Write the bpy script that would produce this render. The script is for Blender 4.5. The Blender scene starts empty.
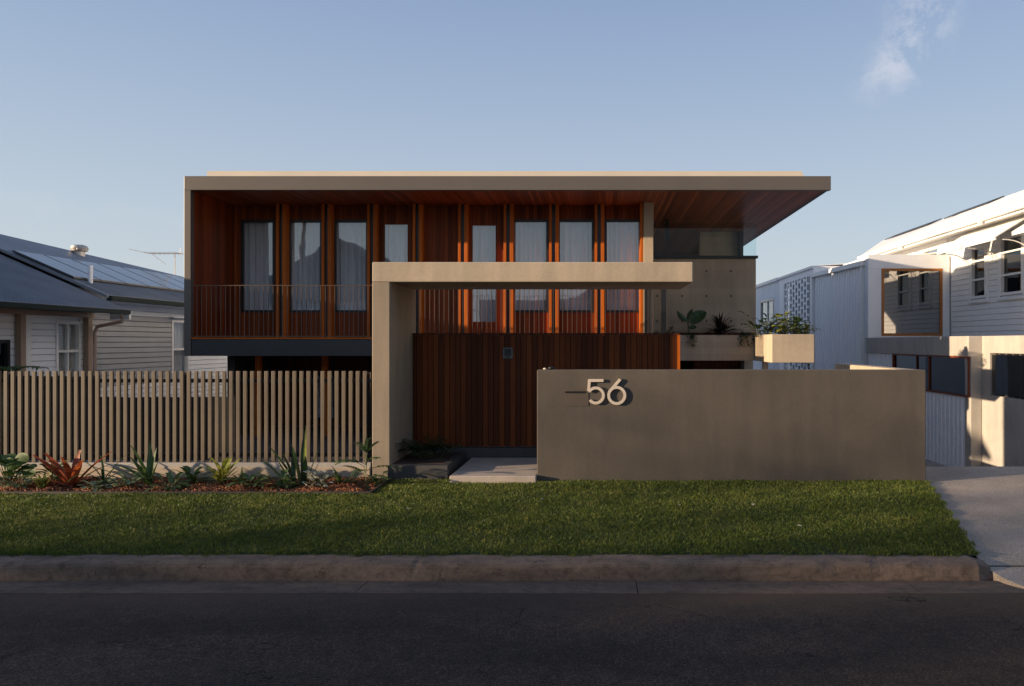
import bpy, math, random
import numpy as np
from mathutils import Vector
random.seed(7); rng = np.random.default_rng(7)
R = math.radians
F = 750.0; CX = 598.0; CY = 342.0; H = 2.2          # camera constants used to survey the plan

def X(px, Y): return (px - CX) / F * Y
def Z(py, Y): return H + (CY - py) / F * Y

sc = bpy.context.scene
col = sc.collection

# ------------------------------------------------------------------ materials
class NT:
    def __init__(s, name):
        s.m = bpy.data.materials.new(name); s.m.use_nodes = True
        s.t = s.m.node_tree; s.n = s.t.nodes; s.l = s.t.links
        s.b = s.n['Principled BSDF']; s.out = s.n['Material Output']
    def add(s, typ, **kw):
        n = s.n.new(typ)
        for k, v in kw.items():
            if k.startswith('i_'):
                n.inputs[k[2:].replace('_', ' ')].default_value = v
            else: setattr(n, k, v)
        return n
    def link(s, a, b): s.l.new(a, b)
    def pos(s, scale=(1, 1, 1)):
        g = s.add('ShaderNodeNewGeometry'); m = s.add('ShaderNodeMapping')
        m.inputs['Scale'].default_value = scale
        s.link(g.outputs['Position'], m.inputs['Vector']); return m.outputs['Vector']
    def noise(s, vec, scale, detail=4, rough=.6, dist=0):
        n = s.add('ShaderNodeTexNoise'); n.inputs['Scale'].default_value = scale
        n.inputs['Detail'].default_value = detail; n.inputs['Roughness'].default_value = rough
        n.inputs['Distortion'].default_value = dist
        s.link(vec, n.inputs['Vector']); return n.outputs['Fac']
    def ramp(s, fac, stops):
        r = s.add('ShaderNodeValToRGB'); e = r.color_ramp.elements
        while len(e) < len(stops): e.new(.5)
        for el, (p, c) in zip(e, stops):
            el.position = p; el.color = (*c, 1) if len(c) == 3 else c
        s.link(fac, r.inputs['Fac']); return r.outputs['Color']
    def math(s, op, a, b=None):
        m = s.add('ShaderNodeMath', operation=op)
        for i, v in enumerate((a, b)):
            if v is None: continue
            if isinstance(v, (int, float)): m.inputs[i].default_value = v
            else: s.link(v, m.inputs[i])
        return m.outputs[0]
    def mix(s, fac, a, b, mode='MIX'):
        m = s.add('ShaderNodeMix', data_type='RGBA', blend_type=mode)
        for sock, v in ((m.inputs[0], fac), (m.inputs[6], a), (m.inputs[7], b)):
            if isinstance(v, (int, float)): sock.default_value = v
            elif isinstance(v, tuple): sock.default_value = (*v, 1)
            else: s.link(v, sock)
        return m.outputs[2]
    def bump(s, h, strength=.3, dist=.01):
        b = s.add('ShaderNodeBump'); b.inputs['Strength'].default_value = strength
        b.inputs['Distance'].default_value = dist
        s.link(h, b.inputs['Height']); s.link(b.outputs['Normal'], s.b.inputs['Normal'])
    def color(s, c):
        if isinstance(c, tuple): s.b.inputs['Base Color'].default_value = (*c, 1)
        else: s.link(c, s.b.inputs['Base Color'])
    def rough(s, v):
        if isinstance(v, (int, float)): s.b.inputs['Roughness'].default_value = v
        else: s.link(v, s.b.inputs['Roughness'])

def sc_c(c, k): return tuple(min(1, x * k) for x in c)

def mottled(name, c, var=.15, scale=3, rough=.8, bump=.2, bscale=60, bdist=.004, metal=0, stretch=(1, 1, 1), fine=.08):
    t = NT(name); v = t.pos(stretch)
    a = t.noise(v, scale, 5, .6)
    f = t.noise(v, bscale, 4, .7)
    c1 = t.ramp(a, [(.3, sc_c(c, 1 - var)), (.7, sc_c(c, 1 + var))])
    c2 = t.ramp(f, [(.3, (1 - fine,) * 3), (.7, (1 + fine,) * 3)])
    t.color(t.mix(1.0, c1, c2, 'MULTIPLY')); t.rough(rough)
    t.b.inputs['Metallic'].default_value = metal
    if bump: t.bump(f, bump, bdist)
    return t.m

def concrete(name, c, boards=0, pores=True, stain=.18, lift=0):
    t = NT(name); v = t.pos()
    big = t.noise(v, .9, 6, .65, .6)
    vs = t.pos((2.2, 2.2, .35)); streak = t.noise(vs, 2.2, 5, .6)
    fine = t.noise(v, 45, 5, .75)
    c1 = t.ramp(big, [(.25, sc_c(c, 1 - stain)), (.5, c), (.75, sc_c(c, 1 + stain * .7))])
    c2 = t.ramp(streak, [(.3, (.86, .86, .87)), (.65, (1.05, 1.04, 1.02))])
    c3 = t.ramp(fine, [(.3, (.9, .9, .9)), (.7, (1.08, 1.08, 1.08))])
    cc = t.mix(1.0, t.mix(1.0, c1, c2, 'MULTIPLY'), c3, 'MULTIPLY')
    h = fine
    if boards:
        g = t.add('ShaderNodeNewGeometry'); sep = t.add('ShaderNodeSeparateXYZ')
        t.link(g.outputs['Position'], sep.inputs[0])
        k = t.math('MULTIPLY', sep.outputs['Z'], 1 / boards)
        wn = t.add('ShaderNodeTexWhiteNoise', noise_dimensions='1D')
        t.link(t.math('FLOOR', k), wn.inputs['W'])
        cc = t.mix(1.0, cc, t.ramp(wn.outputs['Value'], [(0, (.9, .9, .9)), (1, (1.07, 1.07, 1.07))]), 'MULTIPLY')
        fr = t.math('FRACT', k)
        edge = t.math('GREATER_THAN', t.math('ABSOLUTE', t.math('SUBTRACT', fr, .5)), .485)
        h = t.math('SUBTRACT', fine, edge)
    if pores:
        vo = t.add('ShaderNodeTexVoronoi'); vo.inputs['Scale'].default_value = 22; t.link(v, vo.inputs['Vector'])
        pr = t.math('LESS_THAN', vo.outputs['Distance'], .1)
        cc = t.mix(t.math('MULTIPLY', pr, .35), cc, sc_c(c, .45))
    t.color(cc); t.rough(.85); t.bump(h, .25, .006)
    return t.m

def timber(name, c, w=.09, axis='X', var=.35, rough=.45, groove=True, spec=.22):
    t = NT(name)
    g = t.add('ShaderNodeNewGeometry'); sep = t.add('ShaderNodeSeparateXYZ')
    t.link(g.outputs['Position'], sep.inputs[0])
    k = t.math('MULTIPLY', sep.outputs[axis], 1 / w)
    wn = t.add('ShaderNodeTexWhiteNoise', noise_dimensions='1D')
    t.link(t.math('FLOOR', k), wn.inputs['W'])
    st = {'X': (40, 40, 1.2), 'Y': (40, 40, 1.2), 'D': (40, 1.2, 40)}
    along = (30, 30, .9) if name != 'soffit_boards' else (30, .9, 30)
    v = t.pos(along); comb = t.add('ShaderNodeVectorMath', operation='ADD')
    t.link(v, comb.inputs[0]); t.link(wn.outputs['Color'], comb.inputs[1])
    grain = t.noise(comb.outputs[0], 1.6, 6, .65, .8)
    c1 = t.ramp(wn.outputs['Value'], [(0, sc_c(c, 1 - var)), (.5, c), (1, (min(1, c[0] * (1 + var)), c[1] * (1 + var * 1.2), c[2] * (1 + var)))])
    c2 = t.ramp(grain, [(.25, (.62, .6, .6)), (.7, (1.12, 1.1, 1.08))])
    cc = t.mix(1.0, c1, c2, 'MULTIPLY')
    h = grain
    if groove:
        fr = t.math('FRACT', k)
        e = t.math('GREATER_THAN', t.math('ABSOLUTE', t.math('SUBTRACT', fr, .5)), .46)
        cc = t.mix(e, cc, sc_c(c, .18)); h = t.math('SUBTRACT', grain, t.math('MULTIPLY', e, 2.0))
    t.color(cc); t.rough(rough); t.bump(h, .3, .004); t.b.inputs['Specular IOR Level'].default_value = spec
    return t.m

def paint(name, c, rough=.45, dirt=.08):
    t = NT(name); v = t.pos((1, 1, .5))
    a = t.noise(v, 2.5, 6, .6); f = t.noise(v, 30, 3, .6)
    t.color(t.mix(1.0, t.ramp(a, [(.3, sc_c(c, 1 - dirt)), (.7, c)]), t.ramp(f, [(.3, (.96,) * 3), (.7, (1.02,) * 3)]), 'MULTIPLY'))
    t.rough(rough); t.bump(f, .08, .003); return t.m

def leafmat(name, c, c2=None, rough=.4, trans=.25, scale=9):
    t = NT(name); v = t.pos(); a = t.noise(v, scale, 3, .6)
    info = t.add('ShaderNodeNewGeometry')
    cc = t.ramp(a, [(.35, c), (.65, c2 or sc_c(c, 1.5))])
    r = t.ramp(info.outputs['Random Per Island'], [(0, (.65, .65, .65)), (1, (1.35, 1.35, 1.3))])
    cc = t.mix(1.0, cc, r, 'MULTIPLY')
    t.color(cc); t.rough(rough)
    tr = t.add('ShaderNodeBsdfTranslucent'); t.link(cc, tr.inputs['Color'])
    mx = t.add('ShaderNodeMixShader'); mx.inputs[0].default_value = trans
    t.link(t.b.outputs[0], mx.inputs[1]); t.link(tr.outputs[0], mx.inputs[2])
    t.link(mx.outputs[0], t.out.inputs['Surface']); return t.m

def glass(name, tint=(.9, .95, .95), ior=1.55, wav=.02, minrefl=.0, rscale=1.3):
    t = NT(name)
    tr = t.add('ShaderNodeBsdfTransparent'); tr.inputs[0].default_value = (*tint, 1)
    gl = t.add('ShaderNodeBsdfGlossy'); gl.inputs['Roughness'].default_value = .01
    fr = t.add('ShaderNodeFresnel'); gm = t.add('ShaderNodeNewGeometry')
    t.link(t.math('ADD', t.math('MULTIPLY', gm.outputs['Backfacing'], 1 / ior - ior), ior), fr.inputs['IOR'])
    n = t.noise(t.pos((1, 1, 1)), rscale, 2, .5)
    b = t.add('ShaderNodeBump'); b.inputs['Strength'].default_value = wav; b.inputs['Distance'].default_value = .1
    t.link(n, b.inputs['Height']); t.link(b.outputs[0], gl.inputs['Normal'])
    mx = t.add('ShaderNodeMixShader')
    t.link(t.math('MINIMUM', t.math('ADD', fr.outputs[0], minrefl), 1.0), mx.inputs[0])
    t.link(tr.outputs[0], mx.inputs[1]); t.link(gl.outputs[0], mx.inputs[2])
    t.link(mx.outputs[0], t.out.inputs['Surface']); return t.m

def worn(name, c):
    t = NT(name); v = t.pos(); vl = t.pos((.5, 2, 2))
    a = t.noise(vl, 2.2, 8, .7, .5); b = t.noise(v, 9, 6, .75, .4); f = t.noise(v, 70, 4, .8)
    cc = t.ramp(a, [(.3, sc_c(c, .55)), (.5, c), (.7, sc_c(c, 1.35))])
    cc = t.mix(1., cc, t.ramp(b, [(.32, (.55, .52, .5)), (.5, (1, 1, 1)), (.68, (1.25, 1.22, 1.18))]), 'MULTIPLY')
    cc = t.mix(1., cc, t.ramp(f, [(.3, (.8, .8, .8)), (.7, (1.2, 1.2, 1.2))]), 'MULTIPLY')
    vo = t.add('ShaderNodeTexVoronoi', feature='DISTANCE_TO_EDGE'); vo.inputs['Scale'].default_value = 1.1
    dv = t.add('ShaderNodeVectorMath', operation='MULTIPLY_ADD'); nn = t.add('ShaderNodeTexNoise'); nn.inputs['Scale'].default_value = 5; nn.inputs['Detail'].default_value = 5
    t.link(v, nn.inputs['Vector']); t.link(nn.outputs['Color'], dv.inputs[0]); dv.inputs[1].default_value = (.5, .5, .5); t.link(v, dv.inputs[2])
    t.link(dv.outputs[0], vo.inputs['Vector'])
    crack = t.math('MULTIPLY', t.math('LESS_THAN', vo.outputs['Distance'], .004), t.math('GREATER_THAN', a, .52))
    cc = t.mix(t.math('MULTIPLY', crack, .8), cc, sc_c(c, .2))
    t.color(cc); t.rough(.9); t.bump(t.math('ADD', f, b), .6, .012); return t.m

M = {}
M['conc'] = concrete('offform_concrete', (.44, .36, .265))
M['conc_panel'] = concrete('board_marked_concrete', (.38, .305, .225), boards=.13)
M['render'] = concrete('cement_render', (.098, .083, .068), stain=.18, pores=False)
M['plate_grey'] = mottled('grey_bezel', (.13, .13, .13), .08, 5, .5, .1)
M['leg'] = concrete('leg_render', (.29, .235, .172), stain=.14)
M['plate'] = mottled('weathered_plate', (.095, .074, .056), .08, 5, .6, .1)
M['conc_grey'] = concrete('grey_concrete', (.42, .39, .35))
M['paving'] = concrete('pale_paving', (.42, .36, .31))
M['kerb'] = worn('kerb_concrete', (.165, .117, .086))
M['gutterc'] = worn('channel_concrete', (.105, .073, .054))
M['drive'] = mottled('exposed_aggregate', (.33, .275, .225), .22, 1.1, .92, .8, 55, .012, fine=.42)
M['screen'] = timber('gate_boards_shade', (.15, .036, .007), .085, 'X', .45, .55)  # gate hardwood, its shade under the canopy put into a darker colour
M['timber'] = timber('hardwood_boards_shade', (.21, .045, .008), .085, 'X', .4, .55, groove=True)  # same hardwood as the fins, darkened for the balcony shade
M['timber_y'] = timber('hardwood_side_boards', (.20, .042, .010), .085, 'Y', .4, .45)  # toned down too, for the shaded side lining
M['fin'] = timber('hardwood_fin', (.52, .125, .010), .5, 'X', .12, .55, groove=False)  # brighter copy of the hardwood, sunlight put into its colour
M['soffit'] = timber('soffit_boards', (.32, .105, .046), .075, 'X', .45, .42, spec=.4)
M['darktimber'] = timber('dark_decking', (.10, .03, .014), .09, 'X', .3, .5)
M['fascia'] = mottled('bronze_aluminium', (.135, .115, .096), .05, 1.5, .42, .03, 40, .002, metal=.25, fine=.03)
M['flash'] = mottled('cream_flashing', (.62, .55, .45), .05, 1.5, .5, .03)
M['charcoal'] = mottled('charcoal_steel', (.036, .036, .036), .15, 2, .45, .05, 60, .002)
M['black'] = mottled('black_aluminium', (.012, .012, .013), .1, 3, .4, .03)
M['rail'] = mottled('bronze_steel', (.13, .09, .065), .1, 3, .4, .03, metal=.3)
M['slat'] = mottled('tan_aluminium_slat', (.155, .119, .08), .1, 4, .5, .06, fine=.06)
M['white'] = paint('white_paint', (.80, .79, .77))
M['whiter'] = paint('white_cladding', (.86, .86, .87), .5, .05)
M['cream'] = paint('cream_paint', (.78, .80, .83), .5, .08)
M['tanpaint'] = paint('brown_stained_post', (.34, .24, .17), .6, .2)
M['darkgreen'] = paint('dark_green_gutter', (.014, .024, .020), .95)
M['roof'] = mottled('slate_blue_roof', (.155, .17, .195), .15, 1.5, .5, .15, 30, .004, fine=.12)
M['solar'] = mottled('solar_glass', (.04, .055, .09), .1, 2, .14, 0); M['solar'].node_tree.nodes['Principled BSDF'].inputs['IOR'].default_value = 2.1
M['solarframe'] = mottled('solar_frame', (.03, .03, .035), .1, 2, .4, 0)
M['zinc'] = mottled('galvanised_steel', (.50, .46, .42), .15, 4, .5, .05, metal=.8)
M['orange'] = timber('cedar_frame', (.42, .17, .05), .5, 'Y', .1, .45, groove=False)
M['glass'] = glass('window_glass', (.93, .95, .96), 1.6, .03, .07)
M['glassdark'] = glass('tinted_glass', (.25, .28, .30), 1.6, .01, .06)
M['glassclear'] = glass('balustrade_glass', (.88, .95, .95), 1.25, .004)
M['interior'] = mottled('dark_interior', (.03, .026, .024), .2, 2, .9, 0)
M['void'] = mottled('shaded_masonry', (.05, .045, .042), .2, 2, .9, .1)  # dark colour stands in for the deep shade under the slab
M['blind'] = paint('pale_blind', (.82, .78, .70), .7)
M['soil'] = mottled('dark_soil', (.06, .035, .022), .3, 12, .95, .6, 60, .02)
M['lotground'] = mottled('lot_ground', (.36, .36, .37), .2, 1, .95, .2)
M['path'] = mottled('stone_riser', (.055, .052, .05), .12, 3, .6, .1)
M['edging'] = mottled('dark_edging', (.035, .028, .024), .2, 6, .7, .1)
M['number'] = mottled('champagne_metal', (.66, .56, .45), .03, 6, .45, 0)
def curtain_mat():
    t = NT('sheer_curtain'); v = t.pos((1, 1, .1)); f = t.noise(v, 30, 3, .6)
    c = t.ramp(f, [(.3, (.78, .78, .79)), (.7, (.9, .9, .9))])
    t.color(c); t.rough(.9)
    return t.m
M['curtain'] = curtain_mat()
def asphalt():
    t = NT('asphalt'); v = t.pos()
    big = t.noise(t.pos((.3, 1, 1)), .8, 7, .68, .6); mid = t.noise(v, 5, 6, .75, .3); fine = t.noise(v, 140, 3, .8)
    vo = t.add('ShaderNodeTexVoronoi'); vo.inputs['Scale'].default_value = 95; t.link(v, vo.inputs['Vector'])
    c = t.ramp(big, [(.3, (.030, .0225, .0178)), (.5, (.047, .0350, .0275)), (.72, (.075, .054, .041))])
    c = t.mix(1., c, t.ramp(mid, [(.3, (.72, .72, .72)), (.7, (1.25, 1.23, 1.2))]), 'MULTIPLY')
    c = t.mix(1., c, t.ramp(vo.outputs['Color'], [(.1, (.5, .5, .5)), (.7, (1.3, 1.28, 1.25)), (.93, (2.4, 2.2, 2.0))]), 'MULTIPLY')
    # dirt washed against the channel and along the wheel track
    g = t.add('ShaderNodeNewGeometry'); sp = t.add('ShaderNodeSeparateXYZ'); t.link(g.outputs['Position'], sp.inputs[0])
    yy = t.math('ADD', sp.outputs['Y'], t.math('MULTIPLY', mid, .35))
    band = t.ramp(t.math('MULTIPLY', t.math('SUBTRACT', yy, 5.9), 1.2), [(0, (0, 0, 0)), (.8, (1, 1, 1))])
    c = t.mix(t.math('MULTIPLY', band, .7), c, (.078, .056, .042))
    ve = t.add('ShaderNodeTexVoronoi', feature='DISTANCE_TO_EDGE'); ve.inputs['Scale'].default_value = .42
    dv = t.add('ShaderNodeVectorMath', operation='MULTIPLY_ADD'); nn = t.add('ShaderNodeTexNoise'); nn.inputs['Scale'].default_value = 2.5; nn.inputs['Detail'].default_value = 8
    t.link(v, nn.inputs['Vector']); t.link(nn.outputs['Color'], dv.inputs[0]); dv.inputs[1].default_value = (1.2, 1.2, 0); t.link(v, dv.inputs[2]); t.link(dv.outputs[0], ve.inputs['Vector'])
    crack = t.math('MULTIPLY', t.math('LESS_THAN', ve.outputs['Distance'], .0028), t.math('GREATER_THAN', big, .47))
    c = t.mix(t.math('MULTIPLY', crack, .75), c, (.006, .005, .005))
    t.color(c); t.rough(.9); t.b.inputs['Specular IOR Level'].default_value = .25
    t.bump(t.math('ADD', vo.outputs['Distance'], fine), .7, .009); return t.m
M['asphalt'] = asphalt()
def grassbase():
    t = NT('turf_soil'); v = t.pos(); a = t.noise(v, 12, 5, .7)
    t.color(t.ramp(a, [(.3, (.022, .03, .010)), (.7, (.05, .06, .02))])); t.rough(.95); t.bump(a, .6, .03); return t.m
M['turf'] = grassbase()
def grassblade():
    t = NT('grass_blades'); v = t.pos()
    big = t.noise(v, 1.3, 5, .65, .4); mid = t.noise(v, 9, 4, .7)
    g = t.add('ShaderNodeNewGeometry')
    c = t.ramp(big, [(.3, (.085, .128, .020)), (.5, (.120, .168, .028)), (.72, (.19, .22, .05))])
    c = t.mix(1., c, t.ramp(mid, [(.3, (.6, .65, .6)), (.7, (1.3, 1.25, 1.2))]), 'MULTIPLY')
    r = t.ramp(g.outputs['Random Per Island'], [(0, (.5, .55, .5)), (.5, (1, 1, 1)), (.93, (1.4, 1.3, 1.1)), (.97, (2.6, 1.7, 1.6))])
    c = t.mix(1., c, r, 'MULTIPLY'); t.color(c); t.rough(.55)
    tr = t.add('ShaderNodeBsdfTranslucent'); t.link(c, tr.inputs['Color'])
    mx = t.add('ShaderNodeMixShader'); mx.inputs[0].default_value = .3
    t.link(t.b.outputs[0], mx.inputs[1]); t.link(tr.outputs[0], mx.inputs[2]); t.link(mx.outputs[0], t.out.inputs['Surface'])
    return t.m
M['grass'] = grassblade()
def chips():
    t = NT('bark_mulch'); g = t.add('ShaderNodeNewGeometry')
    c = t.ramp(g.outputs['Random Per Island'], [(0, (.035, .012, .007)), (.4, (.15, .042, .012)), (.85, (.30, .095, .026)), (1, (.44, .25, .14))])
    t.color(c); t.rough(.8); return t.m
M['mulch'] = chips()
M['leaf_mid'] = leafmat('mid_green_leaf', (.045, .09, .022), (.08, .14, .035), .6, .2)
M['leaf_dark'] = leafmat('dark_green_leaf', (.018, .045, .016), (.03, .07, .022))
M['leaf_pale'] = leafmat('grey_green_leaf', (.12, .18, .09), (.22, .28, .17))
M['leaf_yellow'] = leafmat('yellow_green_leaf', (.16, .20, .03), (.30, .30, .06))
M['leaf_silver'] = leafmat('silver_leaf', (.42, .46, .44), (.6, .62, .58), .6, .2)
M['leaf_red'] = leafmat('bronze_red_leaf', (.28, .045, .02), (.42, .12, .03), .55, .35, 14)
M['leaf_deep'] = leafmat('deep_purple_green_leaf', (.018, .016, .012), (.045, .022, .022))
M['leaf_purple'] = leafmat('dark_purple_leaf', (.05, .018, .02), (.12, .03, .025))
M['stem'] = leafmat('green_stem', (.07, .09, .03), (.13, .12, .05))
M['pink'] = leafmat('pink_petal', (.55, .12, .35), (.65, .25, .5))
M['bark'] = mottled('bark', (.14, .10, .07), .3, 6, .95, .6, 30, .03, stretch=(3, 3, .6))
M['brick'] = mottled('brick_wall', (.30, .24, .2), .2, 3, .9, .2)
M['tile'] = mottled('dark_tile_roof', (.09, .07, .065), .2, 3, .8, .2)

# ------------------------------------------------------------------ mesh helpers
def tag(o, label=None, cat=None, group=None, kind=None):
    if label: o['label'] = label
    if cat: o['category'] = cat
    if group: o['group'] = group
    if kind: o['kind'] = kind
    return o

def thing(name, loc, label, cat, group=None):
    o = bpy.data.objects.new(name, None); o.location = loc; o.empty_display_size = .2
    col.objects.link(o); return tag(o, label, cat, group)

def wloc(o):
    v = Vector((0, 0, 0))
    while o is not None: v += Vector(o.location); o = o.parent
    return v

class MB:
    def __init__(s): s.v = []; s.f = []
    def poly(s, pts):
        n = len(s.v); s.v += [tuple(p) for p in pts]; s.f.append(tuple(range(n, n + len(pts)))); return s
    def box(s, x0, x1, y0, y1, z0, z1):
        if x0 > x1: x0, x1 = x1, x0
        if y0 > y1: y0, y1 = y1, y0
        if z0 > z1: z0, z1 = z1, z0
        n = len(s.v)
        s.v += [(x0, y0, z0), (x1, y0, z0), (x1, y1, z0), (x0, y1, z0), (x0, y0, z1), (x1, y0, z1), (x1, y1, z1), (x0, y1, z1)]
        s.f += [tuple(n + i for i in q) for q in ((0, 3, 2, 1), (4, 5, 6, 7), (0, 1, 5, 4), (1, 2, 6, 5), (2, 3, 7, 6), (3, 0, 4, 7))]
        return s
    def prism(s, a, b):                                # two matching loops joined
        n = len(s.v); k = len(a); s.v += [tuple(p) for p in a] + [tuple(p) for p in b]
        s.f.append(tuple(n + i for i in range(k))[::-1]); s.f.append(tuple(n + k + i for i in range(k)))
        for i in range(k):
            j = (i + 1) % k; s.f.append((n + i, n + j, n + k + j, n + k + i))
        return s
    def tube(s, pts, r, seg=8, r2=None):
        pts = [Vector(p) for p in pts]; n0 = len(s.v); m = len(pts)
        for i, p in enumerate(pts):
            d = (pts[min(i + 1, m - 1)] - pts[max(i - 1, 0)]).normalized()
            u = d.cross(Vector((0, 0, 1)));
            if u.length < 1e-3: u = Vector((1, 0, 0))
            u.normalize(); w = d.cross(u)
            rr = r if r2 is None else r + (r2 - r) * i / (m - 1)
            for k in range(seg):
                a = 2 * math.pi * k / seg
                s.v.append(tuple(p + u * (rr * math.cos(a)) + w * (rr * math.sin(a))))
        for i in range(m - 1):
            for k in range(seg):
                a = n0 + i * seg + k; b = n0 + i * seg + (k + 1) % seg
                s.f.append((a, b, b + seg, a + seg))
        s.f.append(tuple(n0 + k for k in range(seg))[::-1]); s.f.append(tuple(n0 + (m - 1) * seg + k for k in range(seg)))
        return s
    def build(s, name, mat, parent=None, bevel=0, smooth=False):
        o0 = wloc(parent) if parent else Vector((0, 0, 0))
        me = bpy.data.meshes.new(name)
        me.from_pydata([(a - o0.x, b - o0.y, c - o0.z) for a, b, c in s.v], [], s.f)
        me.materials.append(mat)
        if smooth: me.polygons.foreach_set('use_smooth', [True] * len(me.polygons))
        me.update()
        o = bpy.data.objects.new(name, me); col.objects.link(o)
        if parent: o.parent = parent
        if bevel:
            b = o.modifiers.new('bevel', 'BEVEL'); b.width = bevel; b.segments = 2; b.limit_method = 'ANGLE'
            b.angle_limit = R(40)
        return o
def box(name, mat, parent, *b, bevel=0): return MB().box(*b).build(name, mat, parent, bevel)
def struct(o): o['kind'] = 'structure'; return o

def wall_holes(mb, a0, a1, z0, z1, d0, d1, holes, fr):
    """solid wall in frame fr with rectangular openings"""
    zs = sorted({z0, z1, *[h[2] for h in holes], *[h[3] for h in holes]})
    zs = [z for z in zs if z0 <= z <= z1]
    for za, zb in zip(zs, zs[1:]):
        zm = (za + zb) / 2; cur = a0
        for h in sorted(h for h in holes if h[2] < zm < h[3]):
            if h[0] > cur: fr(mb, cur, h[0], d0, d1, za, zb)
            cur = max(cur, h[1])
        if cur < a1: fr(mb, cur, a1, d0, d1, za, zb)
    return mb

class Fr:                                              # frame: a along wall, d outward, z up
    def __init__(s, kind, P): s.k = kind; s.P = P
    def pt(s, a, d, z):
        if s.k == 'front': return (a, s.P - d, z)
        if s.k == 'west': return (s.P - d, a, z)
        return (s.P + d, a, z)                         # east
    def __call__(s, mb, a0, a1, d0, d1, z0, z1):
        p = s.pt(a0, d0, z0); q = s.pt(a1, d1, z1)
        mb.box(p[0], q[0], p[1], q[1], p[2], q[2])

def siding(parent, fr, a0, a1, z0, z1, board, mat, holes=(), name='weatherboards', t=.032):
    mb = MB(); z = z0
    while z < z1 - 1e-4:
        zt = min(z + board, z1); zm = (z + zt) / 2; cur = a0; seg = []
        for h in sorted(h for h in holes if h[2] < zm < h[3]):
            if h[0] > cur: seg.append((cur, h[0]))
            cur = max(cur, h[1])
        if cur < a1: seg.append((cur, a1))
        for s0, s1 in seg:
            pr = [(0.0, z), (.003, z), (t, z + .018), (t * .8, zt), (0.0, zt)]
            mb.prism([fr.pt(s0, d, zz) for d, zz in pr], [fr.pt(s1, d, zz) for d, zz in pr])
        z = zt
    return mb.build(name, mat, parent)

def ribbed(parent, fr, a0, a1, z0, z1, mat, step=.2, name='ribbed_cladding', holes=(), ztop=None):
    mb = MB(); wall_holes(mb, a0, a1, z0, z1, -.12, 0, holes, fr)
    a = a0 + step / 2
    while a < a1 - .03:
        segs = [(z0, z1)]
        for h in holes:
            if h[0] - .03 < a < h[1] + .03:
                segs = [(z0, h[2] - .03), (h[3] + .03, z1)]
        for q0, q1 in segs:
            pr = [(a - .022, 0), (a - .012, .028), (a + .012, .028), (a + .022, 0)]
            mb.prism([fr.pt(u, d, q0) for u, d in pr], [fr.pt(u, d, q1) for u, d in pr])
        a += step
    return mb.build(name, mat, parent)

def window(parent, fr, a0, a1, z0, z1, fmat, gmat, mid=None, muntins=(), fw=.06, depth=.06, proud=.04, inner=None, innermat=None, name='window'):
    """window frame part > pane, curtain/blind"""
    mb = MB()
    fr(mb, a0, a0 + fw, -depth, proud, z0, z1); fr(mb, a1 - fw, a1, -depth, proud, z0, z1)
    fr(mb, a0 + fw, a1 - fw, -depth, proud, z1 - fw, z1); fr(mb, a0 + fw, a1 - fw, -depth, proud, z0, z0 + fw)
    if mid: fr(mb, a0 + fw, a1 - fw, -depth + .01, proud - .01, mid - .025, mid + .025)
    for m in muntins: fr(mb, m - .014, m + .014, -depth + .012, proud - .02, z0 + fw, z1 - fw)
    w = mb.build(name, fmat, parent)
    g = MB(); fr(g, a0 + fw - .005, a1 - fw + .005, -.03, -.022, z0 + fw - .005, z1 - fw + .005); g.build('pane', gmat, w)
    if inner:
        c = MB()
        if inner == 'curtain':
            n = int((a1 - a0) / .012); dpt = -.17; prev = None; ph = random.random() * 6; 
            amps = []
            for i in range(n + 1):
                a = a0 + (a1 - a0) * i / n
                amps.append((a, dpt + (.046 + .014 * math.sin(a * 7 + ph * 3)) * math.sin(a * 52 + 1.5 * math.sin(a * 9 + ph)) + .012 * math.sin(a * 23 + ph)))
            for (p, q) in zip(amps, amps[1:]):
                c.poly([fr.pt(p[0], p[1], z0 - .02), fr.pt(q[0], q[1], z0 - .02), fr.pt(q[0], q[1], z1 + .02), fr.pt(p[0], p[1], z1 + .02)])
            c.build('curtain', innermat or M['curtain'], w, smooth=True)
        elif inner == 'blind':
            z = z0
            while z < z1:
                c.prism([fr.pt(a0 + .02, -.05, z), fr.pt(a0 + .02, -.08, z + .035), fr.pt(a0 + .02, -.083, z + .035), fr.pt(a0 + .02, -.053, z)],
                        [fr.pt(a1 - .02, -.05, z), fr.pt(a1 - .02, -.08, z + .035), fr.pt(a1 - .02, -.083, z + .035), fr.pt(a1 - .02, -.053, z)])
                z += .042
            c.build('blind', M['blind'], w)
    return w

# ------------------------------------------------------------------ GROUND
struct(box('ground', M['lotground'], None, -400, 400, -300, 600, -1.6, -1.2))
struct(box('road', M['asphalt'], None, -110, 110, -1.2, 6.46, -.5, .032))
def lawn_z(y): return .17 + (.32 - .17) * min(1, max(0, (y - 7.13) / (10 - 7.13)))
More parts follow.
